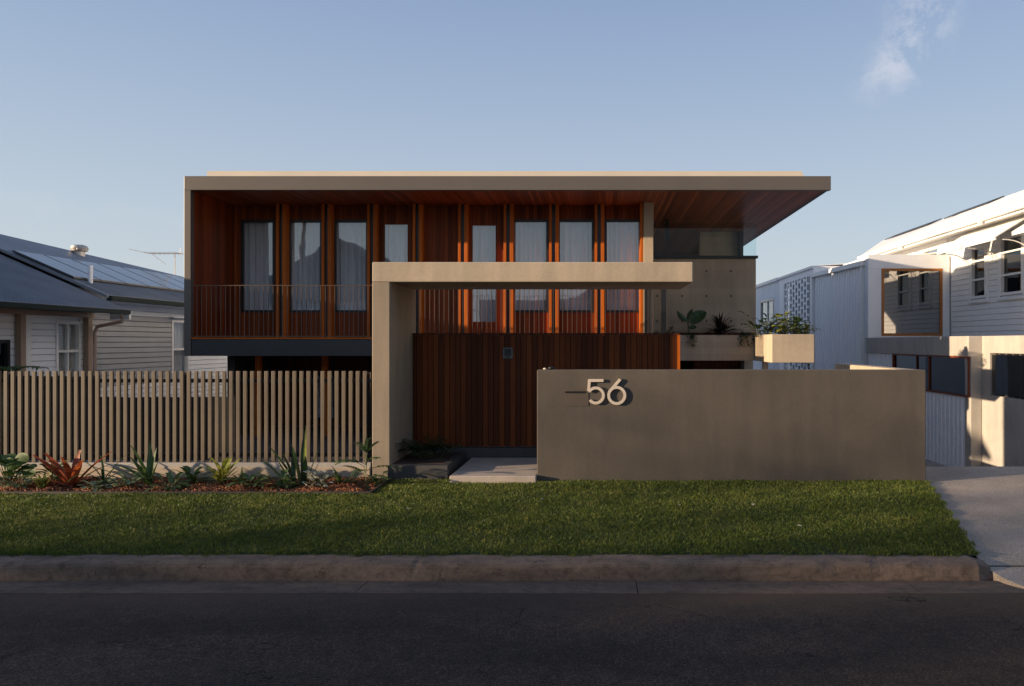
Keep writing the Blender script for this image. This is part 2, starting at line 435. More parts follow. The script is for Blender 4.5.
# kerbs and channels (with expansion joints)
def kerb(x0, x1):
    mb = MB(); prof = [(6.885, -.3), (6.885, .0), (6.892, .07), (6.900, .125), (6.915, .153), (6.945, .167), (7.03, .171), (7.14, .174), (7.14, -.3)]
    rk = random.Random(5); n = int((x1 - x0) / .045); rows = []
    chips = [(rk.uniform(x0, x1), rk.uniform(.03, .14), rk.uniform(.006, .02)) for _ in range(int((x1 - x0) * .9))]
    for i in range(n + 1):
        x = x0 + (x1 - x0) * i / n
        wv = .004 * math.sin(x * 1.3) + .003 * math.sin(x * 5.1 + 1); d = 0
        for cx_, w_, dd in chips:
            if abs(x - cx_) < w_: d = max(d, dd * (1 - (abs(x - cx_) / w_) ** 2))
        jt = .008 if abs((x - x0) % 3.05) < .03 else 0
        row = []
        for k, (a, b) in enumerate(prof):
            e = 1 if 2 <= k <= 5 else .3
            jx = rk.uniform(-.0022, .0022) * e
            row.append((x, a + (d * .8 + jt) * (k in (3, 4, 5)) + jx + wv * (k < 6), b + (wv * .6 if k > 1 and k < 8 else 0) - (d * .7 + jt) * (k in (4, 5)) + jx))
        rows.append(row)
    for p, q in zip(rows, rows[1:]):
        for k in range(len(prof) - 1): mb.poly([p[k], q[k], q[k + 1], p[k + 1]])
    mb.poly(rows[0][::-1]); mb.poly(rows[-1])
    return mb.build('kerb', M['kerb'], None)
struct(kerb(-20, 3.5)); struct(kerb(9.2, 18))
for x0k, x1k in ((-60, -20.005), (18.005, 60)): struct(MB().prism([(x0k, 6.885, -.3), (x0k, 6.9, .14), (x0k, 6.96, .165), (x0k, 7.14, .172), (x0k, 7.14, -.3)], [(x1k, 6.885, -.3), (x1k, 6.9, .14), (x1k, 6.96, .165), (x1k, 7.14, .172), (x1k, 7.14, -.3)]).build('kerb', M['kerb']))
mb = MB(); x = -60.9
while x < 60:
    xe = min(x + 2.45, 60); mb.prism([(x, 6.46, -.3), (x, 6.46, .036), (x, 6.88, .010), (x, 6.88, -.3)], [(xe - .008, 6.46, -.3), (xe - .008, 6.46, .036), (xe - .008, 6.88, .010), (xe - .008, 6.88, -.3)]); x = xe
struct(mb.build('drain_channel', M['gutterc'], None))
# verge base
def edge_x(y): return 3.62 + (4.42 - 3.62) * (y - 7.13) / (10.05 - 7.13)
mb = MB()
ys = np.linspace(7.13, 10.45, 12)
for a, b in zip(ys, ys[1:]):
    mb.poly([(-60, a, lawn_z(a)), (edge_x(a), a, lawn_z(a)), (edge_x(b), b, lawn_z(b)), (-60, b, lawn_z(b))])
    mb.poly([(9.2, a, lawn_z(a)), (60, a, lawn_z(a)), (60, b, lawn_z(b)), (9.2, b, lawn_z(b))])
struct(mb.build('verge', M['turf']))
mb = MB().box(-60, -1.2, 10.4505, 60, -1.2, .28).box(-1.2, 4.45, 11.6, 60, -1.2, .28).box(9.2, 60, 10.4505, 60, -1.2, .28)
struct(mb.build('lot_ground', M['lotground']))
# far side verge, opposite
struct(MB().box(-110, 110, -1.5, -1.2, -.5, .16).box(-110, 110, -60, -1.5, -.5, .15).build('far_verge', M['turf']))
# driveway
def drive_z(x, y):
    if y < 6.9: return .042 + (y - 6.46) * .06
    if y < 7.4: return .068 + (y - 6.9) * .208
    if y < 10.9: return .172 + (y - 7.4) * (.345 - .172) / 3.5
    if y < 11.3: return .345 - (y - 10.9) * .05
    if y < 15.5: return .325 - (y - 11.3) * .235
    return -.662
mb = MB(); yy = [6.46, 6.475, 6.5, 6.54, 6.6, 6.67, 6.75, 6.82, 6.885, 6.9, 7.04, 7.055, 7.2, 7.4, 8, 9, 10, 10.6, 10.9, 11.1, 11.3, 12, 13, 14, 15, 15.5, 18, 24, 40]
def dl(y):                                             # left edge of the driveway, rounded at the kerb return
    if y < 6.885: return 3.665 + .34 * (1 - math.sqrt(max(0, 1 - ((6.885 - y) / .43) ** 2)))
    if y < 7.13: return 3.665 - .045 * (y - 6.885) / .245
    return edge_x(y) if y < 10.05 else 4.42
grid = []
for y in yy:
    l = dl(y) ; row = [(l + (9.2 - l) * i / 14) for i in range(15)]
    grid.append([(x, y, drive_z(x, y) - (.006 if 7.03 < y < 7.06 else 0)) for x in row])
for r0, r1 in zip(grid, grid[1:]):
    for i in range(14): mb.poly([r0[i], r0[i + 1], r1[i + 1], r1[i]])
    mb.poly([r0[0], r1[0], (r1[0][0], r1[0][1], r1[0][2] - .15), (r0[0][0], r0[0][1], r0[0][2] - .15)])
struct(mb.build('driveway', M['drive']))
struct(box('expansion_joint', M['edging'], None, 3.66, 9.2, 7.04, 7.058, .06, .098))
struct(MB().prism([(3.5, 6.88, -.2), (3.5, 6.88, .012), (3.5, 6.93, .148), (3.5, 6.965, .166), (3.5, 7.13, .172), (3.5, 7.13, -.2)],
                  [(3.66, 6.94, -.2), (3.66, 6.94, .012), (3.66, 6.99, .09), (3.66, 7.02, .105), (3.66, 7.13, .125), (3.66, 7.13, -.2)]).build('kerb', M['kerb']))

# ------------------------------------------------------------------ GRASS
def mesh_np(name, verts, faces, mat, parent=None, smooth=False):
    me = bpy.data.meshes.new(name); nf, k = faces.shape
    me.vertices.add(len(verts)); me.vertices.foreach_set('co', verts.astype(np.float32).ravel())
    me.loops.add(nf * k); me.loops.foreach_set('vertex_index', faces.astype(np.int32).ravel())
    me.polygons.add(nf); me.polygons.foreach_set('loop_start', np.arange(0, nf * k, k, dtype=np.int32))
    me.polygons.foreach_set('loop_total', np.full(nf, k, dtype=np.int32))
    me.update(calc_edges=True); me.validate(); me.materials.append(mat)
    o = bpy.data.objects.new(name, me); col.objects.link(o)
    if parent: o.parent = parent
    return o
BEDX = -2.85
def in_bed(x, y): return (y > 9.42) & (x < BEDX + (y - 9.42) * .05 - .02)
N = 520000
gx = rng.uniform(-11.5, 4.5, N); gy = rng.uniform(7.06, 10.25, N)
ex = 3.62 + (4.42 - 3.62) * (gy - 7.13) / (10.05 - 7.13)
wob = .03 * np.sin(gx * 9) + .02 * np.sin(gx * 31)
ok = (gx < ex + .02 + .03 * np.sin(gy * 17)) & ~in_bed(gx, gy + .02 * np.sin(gx * 20)) & (gy > 7.13 + wob + .02 * np.sin(gx * 3.7) + rng.normal(0, .012, N))
ok &= ~((gx > -2.0) & (gx < -.82) & (gy > 9.97)) & ~((gx > -.82) & (gy > 10.12)) & ~((gx > -2.95) & (gx < -1.98) & (gy > 10.2))
dens = .72 + .28 * np.sin(gx * 2.1 + np.sin(gy * 3)) * np.sin(gy * 4.3 + gx)
ok &= rng.uniform(0, 1, N) < dens + .25
gx, gy = gx[ok], gy[ok]; n = len(gx)
gz = .17 + .15 * np.clip((gy - 7.13) / 2.87, 0, 1)
clump = np.sin(gx * 7.3 + 2 * np.sin(gy * 5)) * np.sin(gy * 8.1 + 1.7 * np.sin(gx * 4))
hh = rng.uniform(.016, .036, n) * (1 + .25 * clump); th = rng.uniform(0, 2 * np.pi, n); wd = rng.uniform(.0016, .0034, n)
lean = rng.uniform(.1, .9, n) * hh; la = rng.uniform(0, 2 * np.pi, n) 
hang = (gy < 7.2); la = np.where(hang, -np.pi / 2 + rng.uniform(-.7, .7, n), la)
cx_, sx_ = np.cos(th) * wd, np.sin(th) * wd; lx, ly = np.cos(la) * lean, np.sin(la) * lean
V = np.stack([np.stack([gx - cx_, gy - sx_, gz - .004], 1), np.stack([gx + cx_, gy + sx_, gz - .004], 1),
              np.stack([gx + cx_ * .7 + lx * .4, gy + sx_ * .7 + ly * .4, gz + hh * .6], 1),
              np.stack([gx + lx, gy + ly, gz + hh], 1)], 1).reshape(-1, 3)
Fc = np.stack([np.arange(n) * 4 + i for i in (0, 1, 2, 3)], 1)
tag(mesh_np('grass', V, Fc, M['grass']), kind='stuff')
# ------------------------------------------------------------------ GARDEN BED
def bed_z(x, y): return .305 + .01 * np.clip((y - 9.42) / .7, 0, 1) + .012 * np.sin(x * 5) + .01 * np.sin(x * 13 + y * 9)
mb = MB(); xs = np.linspace(-12, BEDX, 50); yb = np.linspace(9.42, 10.42, 8)
for i in range(len(xs) - 1):
    for j in range(len(yb) - 1):
        def P(a, b):
            f = (b - 9.42) * .05; x = a + f * (1 if a == BEDX else 0); return (x, b, float(bed_z(x, b)) - .012)
        mb.poly([P(xs[i], yb[j]), P(xs[i + 1], yb[j]), P(xs[i + 1], yb[j + 1]), P(xs[i], yb[j + 1])])
struct(mb.build('garden_bed', M['soil']))
N = 42000
cx0 = rng.uniform(-11.5, -2.4, N); cy0 = rng.uniform(9.44, 10.42, N); k = cx0 < BEDX + (cy0 - 9.42) * .05 - .02
cx0, cy0 = cx0[k], cy0[k]; n = len(cx0); cz0 = bed_z(cx0, cy0) + rng.uniform(-.012, .016, n)
L = rng.uniform(.005, .022, n); W = rng.uniform(.002, .007, n); T = rng.uniform(.002, .006, n)
a = rng.uniform(0, 2 * np.pi, n); tl = rng.normal(0, .35, n); 
u = np.stack([np.cos(a) * np.cos(tl), np.sin(a) * np.cos(tl), np.sin(tl)], 1); w_ = np.stack([-np.sin(a), np.cos(a), rng.normal(0, .3, n)], 1)
w_ /= np.linalg.norm(w_, axis=1)[:, None]; q = np.cross(u, w_)
C = np.stack([cx0, cy0, cz0], 1); vs = []
for sz in (-1, 1):
    for (su, sw) in ((-1, -1), (1, -1), (1, 1), (-1, 1)):
        vs.append(C + u * (su * L)[:, None] + w_ * (sw * W)[:, None] + q * (sz * T)[:, None])
V = np.stack(vs, 1).reshape(-1, 3)
fs = np.array([(0, 3, 2, 1), (4, 5, 6, 7), (0, 1, 5, 4), (1, 2, 6, 5), (2, 3, 7, 6), (3, 0, 4, 7)])
Fc = (np.arange(n)[:, None, None] * 8 + fs[None]).reshape(-1, 4)
tag(mesh_np('bark_mulch', V, Fc, M['mulch']), kind='stuff')
struct(MB().box(-12, BEDX, 9.395, 9.42, .2, .325).prism([(BEDX, 9.395, .2), (BEDX + .02, 9.42, .2), (BEDX + .02, 9.42, .33), (BEDX, 9.395, .33)],
      [(BEDX + .03, 10.2, .2), (BEDX + .05, 10.2, .2), (BEDX + .05, 10.2, .36), (BEDX + .03, 10.2, .36)]).build('garden_edging', M['edging']))

# ------------------------------------------------------------------ SLAT FENCE
fy = 10.4
fence = thing('slat_fence', (-6, fy, .3), 'tan vertical slat front fence on a low concrete plinth, left of the entry portal', 'fence')
ztop = Z(371, fy); zb = Z(461.8, fy)
mb = MB(); x = X(371, fy) - .055
while x > -10.2:
    mb.box(x - .048, x, fy - .03, fy + .002, zb, ztop); x -= .0974
mb.build('slat_panel', M['slat'], fence, bevel=.003)
box('rail', M['black'], fence, -10.2, X(371.5, fy), fy + .0035, fy + .05, zb + .07, zb + .12)
box('rail', M['black'], fence, -10.2, X(371.5, fy), fy + .0035, fy + .05, ztop - .16, ztop - .11)
for px in (4, 182, 366): 
    box('post', M['black'], fence, X(px, fy) - .03, X(px, fy) + .03, fy + .071, fy + .13, zb, ztop - .02)
box('bottom_channel', M['conc_grey'], fence, -10.2, X(371.5, fy), fy - .05, fy + .07, zb - .062, zb - .004)
box('plinth', M['conc'], fence, -10.2, X(371.5, fy), fy - .06, fy + .12, .2, zb - .063, bevel=.01)
pf = thing('dark_paling_backing', (-8, 13, .28), 'dark paling boards added behind the slat fence to blacken its gaps', 'fence')  # added dark boards, standing in for the darkness between the slats
mb = MB(); x = -11.0
while x < -5.95:
    zt = Z(376, 12.2) if x < X(96, 12.2) else Z(397, 12.2)
    mb.box(x, x + .095, 12.2, 12.22, .28, zt + random.uniform(-.008, .008)); x += .1
mb.build('paling_panel', M['black'], pf); MB().box(-11, -5.9, 12.22, 12.26, .5, .58).box(-11, -5.9, 12.22, 12.26, 1.0, 1.08).build('rail', M['black'], pf)

struct(box('undercroft_dark_floor', M['path'], None, -7.6, -2.9, 10.6, 17, .2, .287))  # dark floor added so the ground behind the slats looks shaded
# ------------------------------------------------------------------ ENTRY PORTAL
py0 = 10.35; py1 = 11.83
portal = thing('entry_portal', (-1, 10.35, .3), 'pale off-form concrete entry portal with one thick leg and a long cantilevered canopy', 'portal')
zc0, zc1 = Z(282, py0), Z(262, py0)
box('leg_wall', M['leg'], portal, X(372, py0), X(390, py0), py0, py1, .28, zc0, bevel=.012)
mb = MB().box(X(372.2, py0), X(693, py0), py0 - .003, py1, zc0 + .0, zc1)
cn = mb.build('canopy', M['conc'], portal, bevel=.012)
# ------------------------------------------------------------------ TIMBER SCREEN
sy = 11.6
screen = thing('timber_screen', (-.7, sy, .4), 'tall red-brown hardwood board screen with the gate, under the concrete canopy', 'screen')
x0 = -2.86; x1 = X(680, sy); zs0 = .577; zs1 = Z(333, sy)
mb = MB(); i0 = math.ceil(x0 / .085); x = i0 * .085
mbs = mb.box(x0, x - .004, sy, sy + .03, zs0, zs1)
while x + .085 < x1 - .1:
    mb.box(x + .002, x + .081, sy + random.uniform(0, .004), sy + .03, zs0 + .004, zs1 - .03); x += .085
mb.box(x + .002, x1 - .045, sy, sy + .03, zs0 + .004, zs1 - .03)
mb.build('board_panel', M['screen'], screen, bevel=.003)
box('backing_frame', M['black'], screen, x0, x1 - .05, sy + .031, sy + .07, zs0 + .01, zs1 - .035)
box('capping', M['darktimber'], screen, x0, x1, sy - .012, sy + .09, zs1 - .028, zs1)
box('sunlit_end_post', M['fin'], screen, x1 - .042, x1, sy - .004, sy + .09, zs0, zs1 - .0285)  # brighter timber gives the screen's end its sunlit strip
ix0, ix1, iz0, iz1 = X(503, sy), X(513, sy), Z(358.5, sy), Z(347.5, sy)
ic = box('intercom', M['plate_grey'], screen, ix0, ix1, sy - .03, sy - .001, iz0, iz1, bevel=.004)
box('screen_glass', M['black'], ic, ix0 + .025, ix1 - .025, sy - .034, sy - .0305, iz0 + .045, iz1 - .02)
box('button', M['black'], ic, ix0 + .045, ix1 - .045, sy - .034, sy - .0305, iz0 + .015, iz0 + .035)
# step + riser + path
SX = X(537, 10.1) - .004
st = thing('entry_step', (-1.2, 10, .3), 'pale concrete entry step slab between the planter and the front wall', 'step')
MB().prism([(X(449.4, 10.0), 10.0, .25), (SX, 10.0, .25), (SX, 11.595, .25), (X(471.5, 11.6), 11.595, .25)],
           [(X(449.4, 10.0), 10.0, .413), (SX, 10.0, .413), (SX, 11.595, .413), (X(471.5, 11.6), 11.595, .413)]).build('slab', M['paving'], st, bevel=.012)
box('path_slab', M['paving'], st, SX + .002, 1.2, 10.36, 11.595, .2, .405)
box('riser', M['path'], st, -2.86, 1.2, 11.5955, 11.72, .2, .565)
pl = thing('entry_planter', (-2.4, 10.3, .3), 'low concrete planter box beside the entry step at the foot of the portal', 'planter')
x0_, x1_ = X(390, py0), X(449, 10.3)
MB().box(x0_ + .002, x1_, 10.22, 10.36, .2, .515).box(x1_ - .1, x1_, 10.3601, 11.59, .2, .515)  .build('planter_wall', M['path'], pl, bevel=.008)  # dark material puts the shadow on the planter front into its colour
box('soil', M['soil'], pl, x0_ + .002, x1_ - .1001, 10.3601, 11.59, .2, .50)
# ------------------------------------------------------------------ FRONT WALL WITH NUMBER
wy = 10.1
fw = thing('front_wall', (1.8, wy, .3), 'low grey-brown rendered street wall carrying the number 56', 'wall')
wt = Z(370, wy); wx0, wx1 = X(537, wy), X(926, wy)
mb = MB().box(wx0, wx1, wy, wy + .25, .2, wt); mb.build('wall_panel', M['render'], fw, bevel=.01)
box('return_wall', M['conc'], fw, wx1 - .22, wx1 - .0, wy + .251, 13.3, -.4, wt - .002, bevel=.01)
box('letterbox_plate', M['plate'], fw, X(564, wy), X(588.5, wy), wy - .006, wy - .0005, Z(406, wy), Z(388, wy))
sl = box('letterbox_slot', M['black'], fw, X(565.3, wy), X(585, wy), wy - .012, wy - .0065, Z(393, wy), Z(391.2, wy))
hn = bpy.data.objects.new('house_number', None); col.objects.link(hn); hn.parent = fw; hn.location = (0, 0, 0)
s_ = 10.05 / 750 / 7.53
def dpt(p): return (X(540, 10.05) + p[0] * s_, Z(360, 10.05) - p[1] * s_ * 1.0)
def stroke(mb, pts, w, y0, y1):
    P = [Vector(dpt(p)) for p in pts]; Lf = []; Rt = []
    for i, p in enumerate(P):
        d0 = (P[i] - P[i - 1]).normalized() if i else (P[1] - P[0]).normalized()
        d1 = (P[i + 1] - P[i]).normalized() if i < len(P) - 1 else d0
        t = (d0 + d1).normalized(); nrm = Vector((-t.y, t.x)); k = w / 2 / max(.5, nrm.dot(Vector((-d1.y, d1.x))))
        Lf.append(p + nrm * k); Rt.append(p - nrm * k)
    for i in range(len(P) - 1):
        q = [Lf[i], Lf[i + 1], Rt[i + 1], Rt[i]]
        mb.prism([(a.x, y0, a.y) for a in q], [(a.x, y1, a.y) for a in q])
def arc(c, r, a0, a1, n=28): return [(c[0] + r * math.cos(R(a0 + (a1 - a0) * i / n)), c[1] - r * math.sin(R(a0 + (a1 - a0) * i / n))) for i in range(n + 1)]
W_ = 21 * s_
# merge doubles of inner faces is unnecessary: segments abut end to end
d5 = MB(); stroke(d5, [(478, 155), (371, 155), (365, 236)] , W_, wy - .029, wy - .013)
stroke(d5, [(365, 236)] + arc((420, 268), 57, 140, -142), W_, wy - .0295, wy - .0135)
d5.build('digit_five', M['number'], hn)
d6 = MB(); stroke(d6, arc((578, 268), 61, 0, 360, 40), W_, wy - .029, wy - .013)
stroke(d6, [(604, 146), (523, 240)], W_, wy - .0295, wy - .0135)
d6.build('digit_six', M['number'], hn)
st_ = MB()
for p in ((375, 160), (420, 325), (470, 262), (578, 329), (600, 152)):
    q = dpt(p); st_.box(q[0] - .004, q[0] + .004, wy - .0128, wy, q[1] - .004, q[1] + .004)
st_.build('standoff_pins', M['zinc'], hn)
wl = thing('wall_stone', (X(549, wy + .1), wy + .12, wt), 'small dark stone with a pale pebble on the left end of the front wall', 'stone')
q = wl.location
def blob(name, mat, parent, c, r, seed=0, sub=2, sq=(1, 1, 1), jit=.15):
    import bmesh
    bm = bmesh.new(); bmesh.ops.create_icosphere(bm, subdivisions=sub, radius=1)
    rr = random.Random(seed); o0 = wloc(parent) if parent else Vector()
    for v in bm.verts:
        k = 1 + rr.uniform(-jit, jit); v.co = Vector((v.co.x * r * sq[0] * k, v.co.y * r * sq[1] * k, v.co.z * r * sq[2] * k)) + Vector(c) - o0
    me = bpy.data.meshes.new(name); bm.to_mesh(me); bm.free(); me.materials.append(mat)
    me.polygons.foreach_set('use_smooth', [True] * len(me.polygons))
    o = bpy.data.objects.new(name, me); col.objects.link(o)
    if parent: o.parent = parent
    return o
blob('dark_stone', M['black'], wl, (q.x + .03, q.y, q.z + .022), .03, 1, sq=(1.6, 1, .8))
blob('pale_stone', M['flash'], wl, (q.x - .055, q.y - .02, q.z + .012), .02, 2, sq=(1.3, 1, .7))

# ------------------------------------------------------------------ MAIN HOUSE
hy = 14.1
house = thing('modern_house', (-1.8, hy, .28), 'two-storey modern house with flat roof, red timber balcony, fins and off-form concrete', 'house')
zf0, zf1 = Z(190, hy), Z(176, hy)
hx0, hx1 = X(184, hy), X(831, hy)
roof = box('roof', M['fascia'], house, hx0, hx1 - .02, hy + .12, 24.2, zf0 + .03, zf1 - .004)
box('fascia', M['fascia'], roof, hx0, hx1, hy, hy + .119, zf0, zf1, bevel=.006)
mb = MB().box(X(207, hy + .3), X(802, hy + .3), hy + .3, hy + .34, zf1 - .02, Z(171, hy + .3)).box(X(780, hy + .6), X(803, hy + .6), hy + .55, 20, zf1 - .02, Z(172.3, hy + .4))
mb.build('flashing', M['flash'], roof)
box('soffit', M['soffit'], roof, hx0 + .13, hx1 - .09, hy + .1195, 24.1, zf0 + .008, zf0 + .0295)
MB().box(hx1 - .089, hx1 - .03, hy + .1195, 24.1, zf0 + .004, zf0 + .0295).build('soffit_edge', M['black'], roof)
# left side wall + edge band
zsl0, zsl1 = Z(356, hy), Z(339, hy)
box('edge_band', M['fascia'], house, hx0, hx0 + .125, hy, hy + .12, zsl0, zf0 - .001, bevel=.005)
box('side_wall', M['cream'], house, hx0 + .002, hx0 + .1, hy + .121, 24.1, zsl0, zf0 + .005)  # unseen outer face made pale to bounce light onto the cottage
box('side_lining', M['timber_y'], house, hx0 + .1005, hx0 + .125, hy + .121, 15.76, zsl1, zf0 + .014)
by = 15.75
# back wall of balcony
def rect(p0, p1, t, b): return (X(p0, by), X(p1, by), Z(b, by), Z(t, by))
wins = [rect(241, 275, 220, 312.5), rect(288, 322.5, 220, 312.5), rect(333.5, 368.5, 220, 312.5), rect(380, 412, 220, 326),
        rect(468, 500, 221, 326), rect(511.5, 548.5, 219.5, 312.5), rect(557.5, 594, 219.5, 312.5), rect(604.5, 642, 219.5, 312.5)]
fr = Fr('front', by); mb = MB()
wall_holes(mb, hx0 + .13, X(643, by), 2.256, zf0 + .007, -.2, 0, wins, fr)
mb.build('balcony_wall', M['timber'], house)
for i, wn in enumerate(wins):
    door = i in (3, 4)
    window(house, fr, *wn, M['timber'] if door else M['black'], M['glass'], fw=.09 if door else .05, proud=.01, inner='curtain', name='balcony_window')
for i in range(len(wins)): pass
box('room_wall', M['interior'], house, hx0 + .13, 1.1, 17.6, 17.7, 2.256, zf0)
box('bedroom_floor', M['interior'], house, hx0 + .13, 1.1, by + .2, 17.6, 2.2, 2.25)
# balcony slab
slx1 = X(650, hy) + .12
slab = box('balcony_slab', M['charcoal'], house, X(191.5, hy), slx1, hy + .01, by + .3, zsl0, zsl1 - .0, bevel=.004)
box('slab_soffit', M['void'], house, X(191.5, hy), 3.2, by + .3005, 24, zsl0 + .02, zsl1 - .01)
box('deck_boards', M['fin'], slab, X(191.5, hy), slx1, hy - .004, by, zsl1 + .0005, zsl1 + .028)
# fins
for k in range(9):
    rf = .06 - .944 * k + (.0 if k else 0)
    spans = [(rf - .128, rf - .073), (rf, rf + .072)]
    if k == 8: break
    for a, b in spans:
        MB().box(a, b, 15.54, by - .002, 2.285, zf0 + .0075).build('timber_fin', M['fin'], house, bevel=.004)
    box('fin_gap_dark', M['black'], house, rf - .0725, rf - .0005, 15.6, by - .003, 2.285, zf0 + .007)  # black strip stands in for the shaded gap between the fins
MB().box(X(640.3, 15.4), X(643, 15.4), 15.4, by - .002, 2.285, zf0 + .007).build('timber_fin', M['fin'], house)
# balustrade
zr = Z(285, hy); rl = bpy.data.objects.new('balcony_railing', None); col.objects.link(rl); rl.parent = house
mb = MB(); x = X(196, hy)
while x < slx1 - .03: mb.box(x - .005, x + .005, hy + .035, hy + .045, zsl1 + .06, zr - .012); x += .0895
mb.build('baluster', M['rail'], rl)['kind'] = 'stuff'
MB().box(X(193, hy), slx1, hy + .02, hy + .065, zr - .0115, zr).build('top_rail', M['rail'], rl)
MB().box(X(193, hy), slx1, hy + .025, hy + .06, zsl1 + .045, zsl1 + .0595).build('bottom_rail', M['rail'], rl)
box('rear_shade_block', M['cream'], house, hx0 + .002, 3.2, 24.25, 38, -.7, 5.9)  # unseen block added, its height set to shade the white wing
# column and concrete walls
cy_ = 15.5
box('concrete_column', M['conc'], house, X(643.2, cy_), X(653, cy_), cy_ - .12, by + .5, zsl1, zf0 + .007, bevel=.008)
kx = X(756, 16.5); cw = Z(258.5, 16.5)
mb = MB().box(X(653, 16.5) - .03, kx, 16.5, 16.75, 1.82, cw).box(kx - .25, kx, 16.751, 24, 1.82, cw - .26)
cwall = mb.build('concrete_wall', M['conc_panel'], house, bevel=.008)
for px in (657, 682, 706.5, 731):
    for py in (271, 296, 321):
        if px < 690 and py == 271: continue
        cx2, cz2 = X(px, 16.5), Z(py, 16.5)
        MB().tube([(cx2, 16.497, cz2), (cx2, 16.52, cz2)], .022, 10).build('tie_hole', M['void'], cwall)
box('steel_post', M['black'], house, X(644.5, 15.3), X(649.5, 15.3), 15.3, 15.36, zsl1, zsl1 + 1.2)
box('shade_blade', M['black'], house, X(661.2, 15.0), X(666, 15.0), 15.0, 15.4, 1.9, 3.6)  # dark slit built as a deep blade to shade the long planter
# terrace
box('parapet_channel', M['black'], house, X(653, 16.45), kx + .03, 16.42, 16.56, cw + .0005, cw + .055)
gt = Z(223, 16.5)
gb = box('glass_balustrade', M['glassclear'], house, X(654, 16.5), kx, 16.48, 16.492, cw + .0555, gt)
box('terrace_floor', M['conc_grey'], house, 1.15, kx - .001, 16.76, 24, cw - .25, cw - .15)
box('terrace_wall', M['conc_panel'], house, X(700, 19.5), X(739, 19.5), 19.5, 19.7, cw - .15, zf0 + .007)
box('terrace_post', M['black'], house, X(739.2, 19.4), X(743, 19.4), 19.35, 19.55, cw - .15, zf0 + .007)
box('terrace_back_wall', M['darktimber'], house, 1.15, 3.75, 24.0, 24.15, cw - .2, zf0 + .02)
box('inner_side_wall', M['conc_grey'], house, 1.05, 1.149, 16.3, 24, 2.26, zf0 + .006)
box('ceiling_camera', M['black'], house, X(665, 17.5), X(669, 17.5), 17.5, 17.6, Z(240, 17.5), zf0 + .008)
# long planter and box planter
pz0, pz1 = 1.81, Z(335, 15.7)
px0, px1 = X(640, 15.7), 3.27
lp = MB().box(px0, px1, 15.7, 15.82, pz0, pz1).box(px0, px1 + .0, 15.8201, 16.4, pz0, pz0 + .1)
lpo = lp.build('long_planter', M['conc_panel'], house, bevel=.008)
box('planter_soil', M['soil'], lpo, px0, px1, 15.821, 16.49, pz0 + .1005, pz1 - .05)
MB().box(px0, kx, 16.43, 16.498, pz1 - .01, pz1 + .06).build('planter_rail', M['darktimber'], lpo)
bx1 = X(814.5, hy)
bp = MB().box(px1, bx1, hy, hy + .12, pz0, pz1).box(px1, px1 + .12, hy + .1201, 15.9, pz0, pz1).box(bx1 - .12, bx1, hy + .1201, 15.9, pz0, pz1).box(px1 + .1201, bx1 - .1201, hy + .1201, 15.9, pz0, pz0 + .1).box(px1 + .1201, bx1 - .1201, 15.8, 15.9, pz0 + .1, pz1)
bpo = bp.build('box_planter', M['conc'], house, bevel=.01)
box('planter_soil', M['soil'], bpo, px1 + .121, bx1 - .121, hy + .121, 15.79, pz0 + .1, pz1 - .04)
# lower storey
box('planter_column', M['conc'], house, X(763, 15), X(767, 15), 14.9, 15.1, -.7, pz0, bevel=.006)
box('undercroft_dark_box', M['void'], house, -7.66, -7.5, 15.5, 24, .2, zsl0 + .019)  # dark box added where the undercroft lies in black shade
lw = Fr('front', 17.2)
lh = [(-6.6, -6.0, .4, 1.5), (-5.2, -4.6, .4, 1.5), (-4.2, -3.6, .4, 1.5), (1.5, 2.2, .4, 1.75)]
mb = MB(); wall_holes(mb, -7.49, kx, .2, zsl0 + .02, -.15, 0, lh, lw); mb.build('lower_wall', M['darktimber'], house)
for h in lh[:3]: window(house, lw, *h, M['black'], M['glass'], inner='curtain', name='lower_window')
for x in (-6.9, -5.55, -4.5, -3.2): box('lower_column', M['fin'], house, x - .05, x + .05, 15.2, 15.3, .28, zsl0)
box('garage_wall', M['conc_grey'], house, kx - .2, kx, 16.8, 24, -.7, 1.82)
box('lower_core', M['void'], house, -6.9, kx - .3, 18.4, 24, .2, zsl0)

# ------------------------------------------------------------------ LEFT COTTAGE  (side wall faces +X)
M['pipe'] = paint('faded_downpipe', (.50, .38, .31), .6, .2)
cot = thing('weatherboard_cottage', (-11, 15, .28), 'old cream weatherboard cottage with slate-blue metal roof beyond the slat fence', 'house')
fe = Fr('east', -10.5); sdx = -10.5
w1 = (14.48, 15.17, 1.45, 2.61); w2 = (18.42, 19.2, 1.2, 2.75); w0 = (11.4, 13.35, 1.2, 2.24)
holes = [w0, w1, w2]
mb = MB(); wall_holes(mb, 10.9, 21.4, .28, 3.12, -.15, 0, holes, fe); mb.build('side_wall', M['cream'], cot)
siding(cot, fe, 10.9, 15.36, .3, 3.02, .118, M['cream'], holes); siding(cot, fe, 15.5, 21.33, .3, 3.1, .118, M['cream'], [w2])
box('corner_board', M['cream'], cot, sdx, sdx + .04, 21.33, 21.43, .3, 3.1)
box('trim_board', M['white'], cot, sdx + .023, sdx + .05, X(0, 1) * 0 + 13.68, 13.83, .3, 2.72)
box('trim_board', M['white'], cot, sdx + .023, sdx + .05, 13.83, 15.2, 2.66, 2.74)
window(cot, fe, *w1, M['white'], M['glass'], mid=2.02, muntins=(14.83,), inner='blind', name='sash_window', proud=.045)
window(cot, fe, *w2, M['white'], M['glass'], mid=2.02, inner='curtain', name='sash_window', proud=.045)
window(cot, fe, *w0, M['black'], M['glassdark'], name='dark_window')
box('window_hood', M['cream'], cot, sdx + .02, sdx + .16, 18.3, 19.3, 2.79, 2.82)
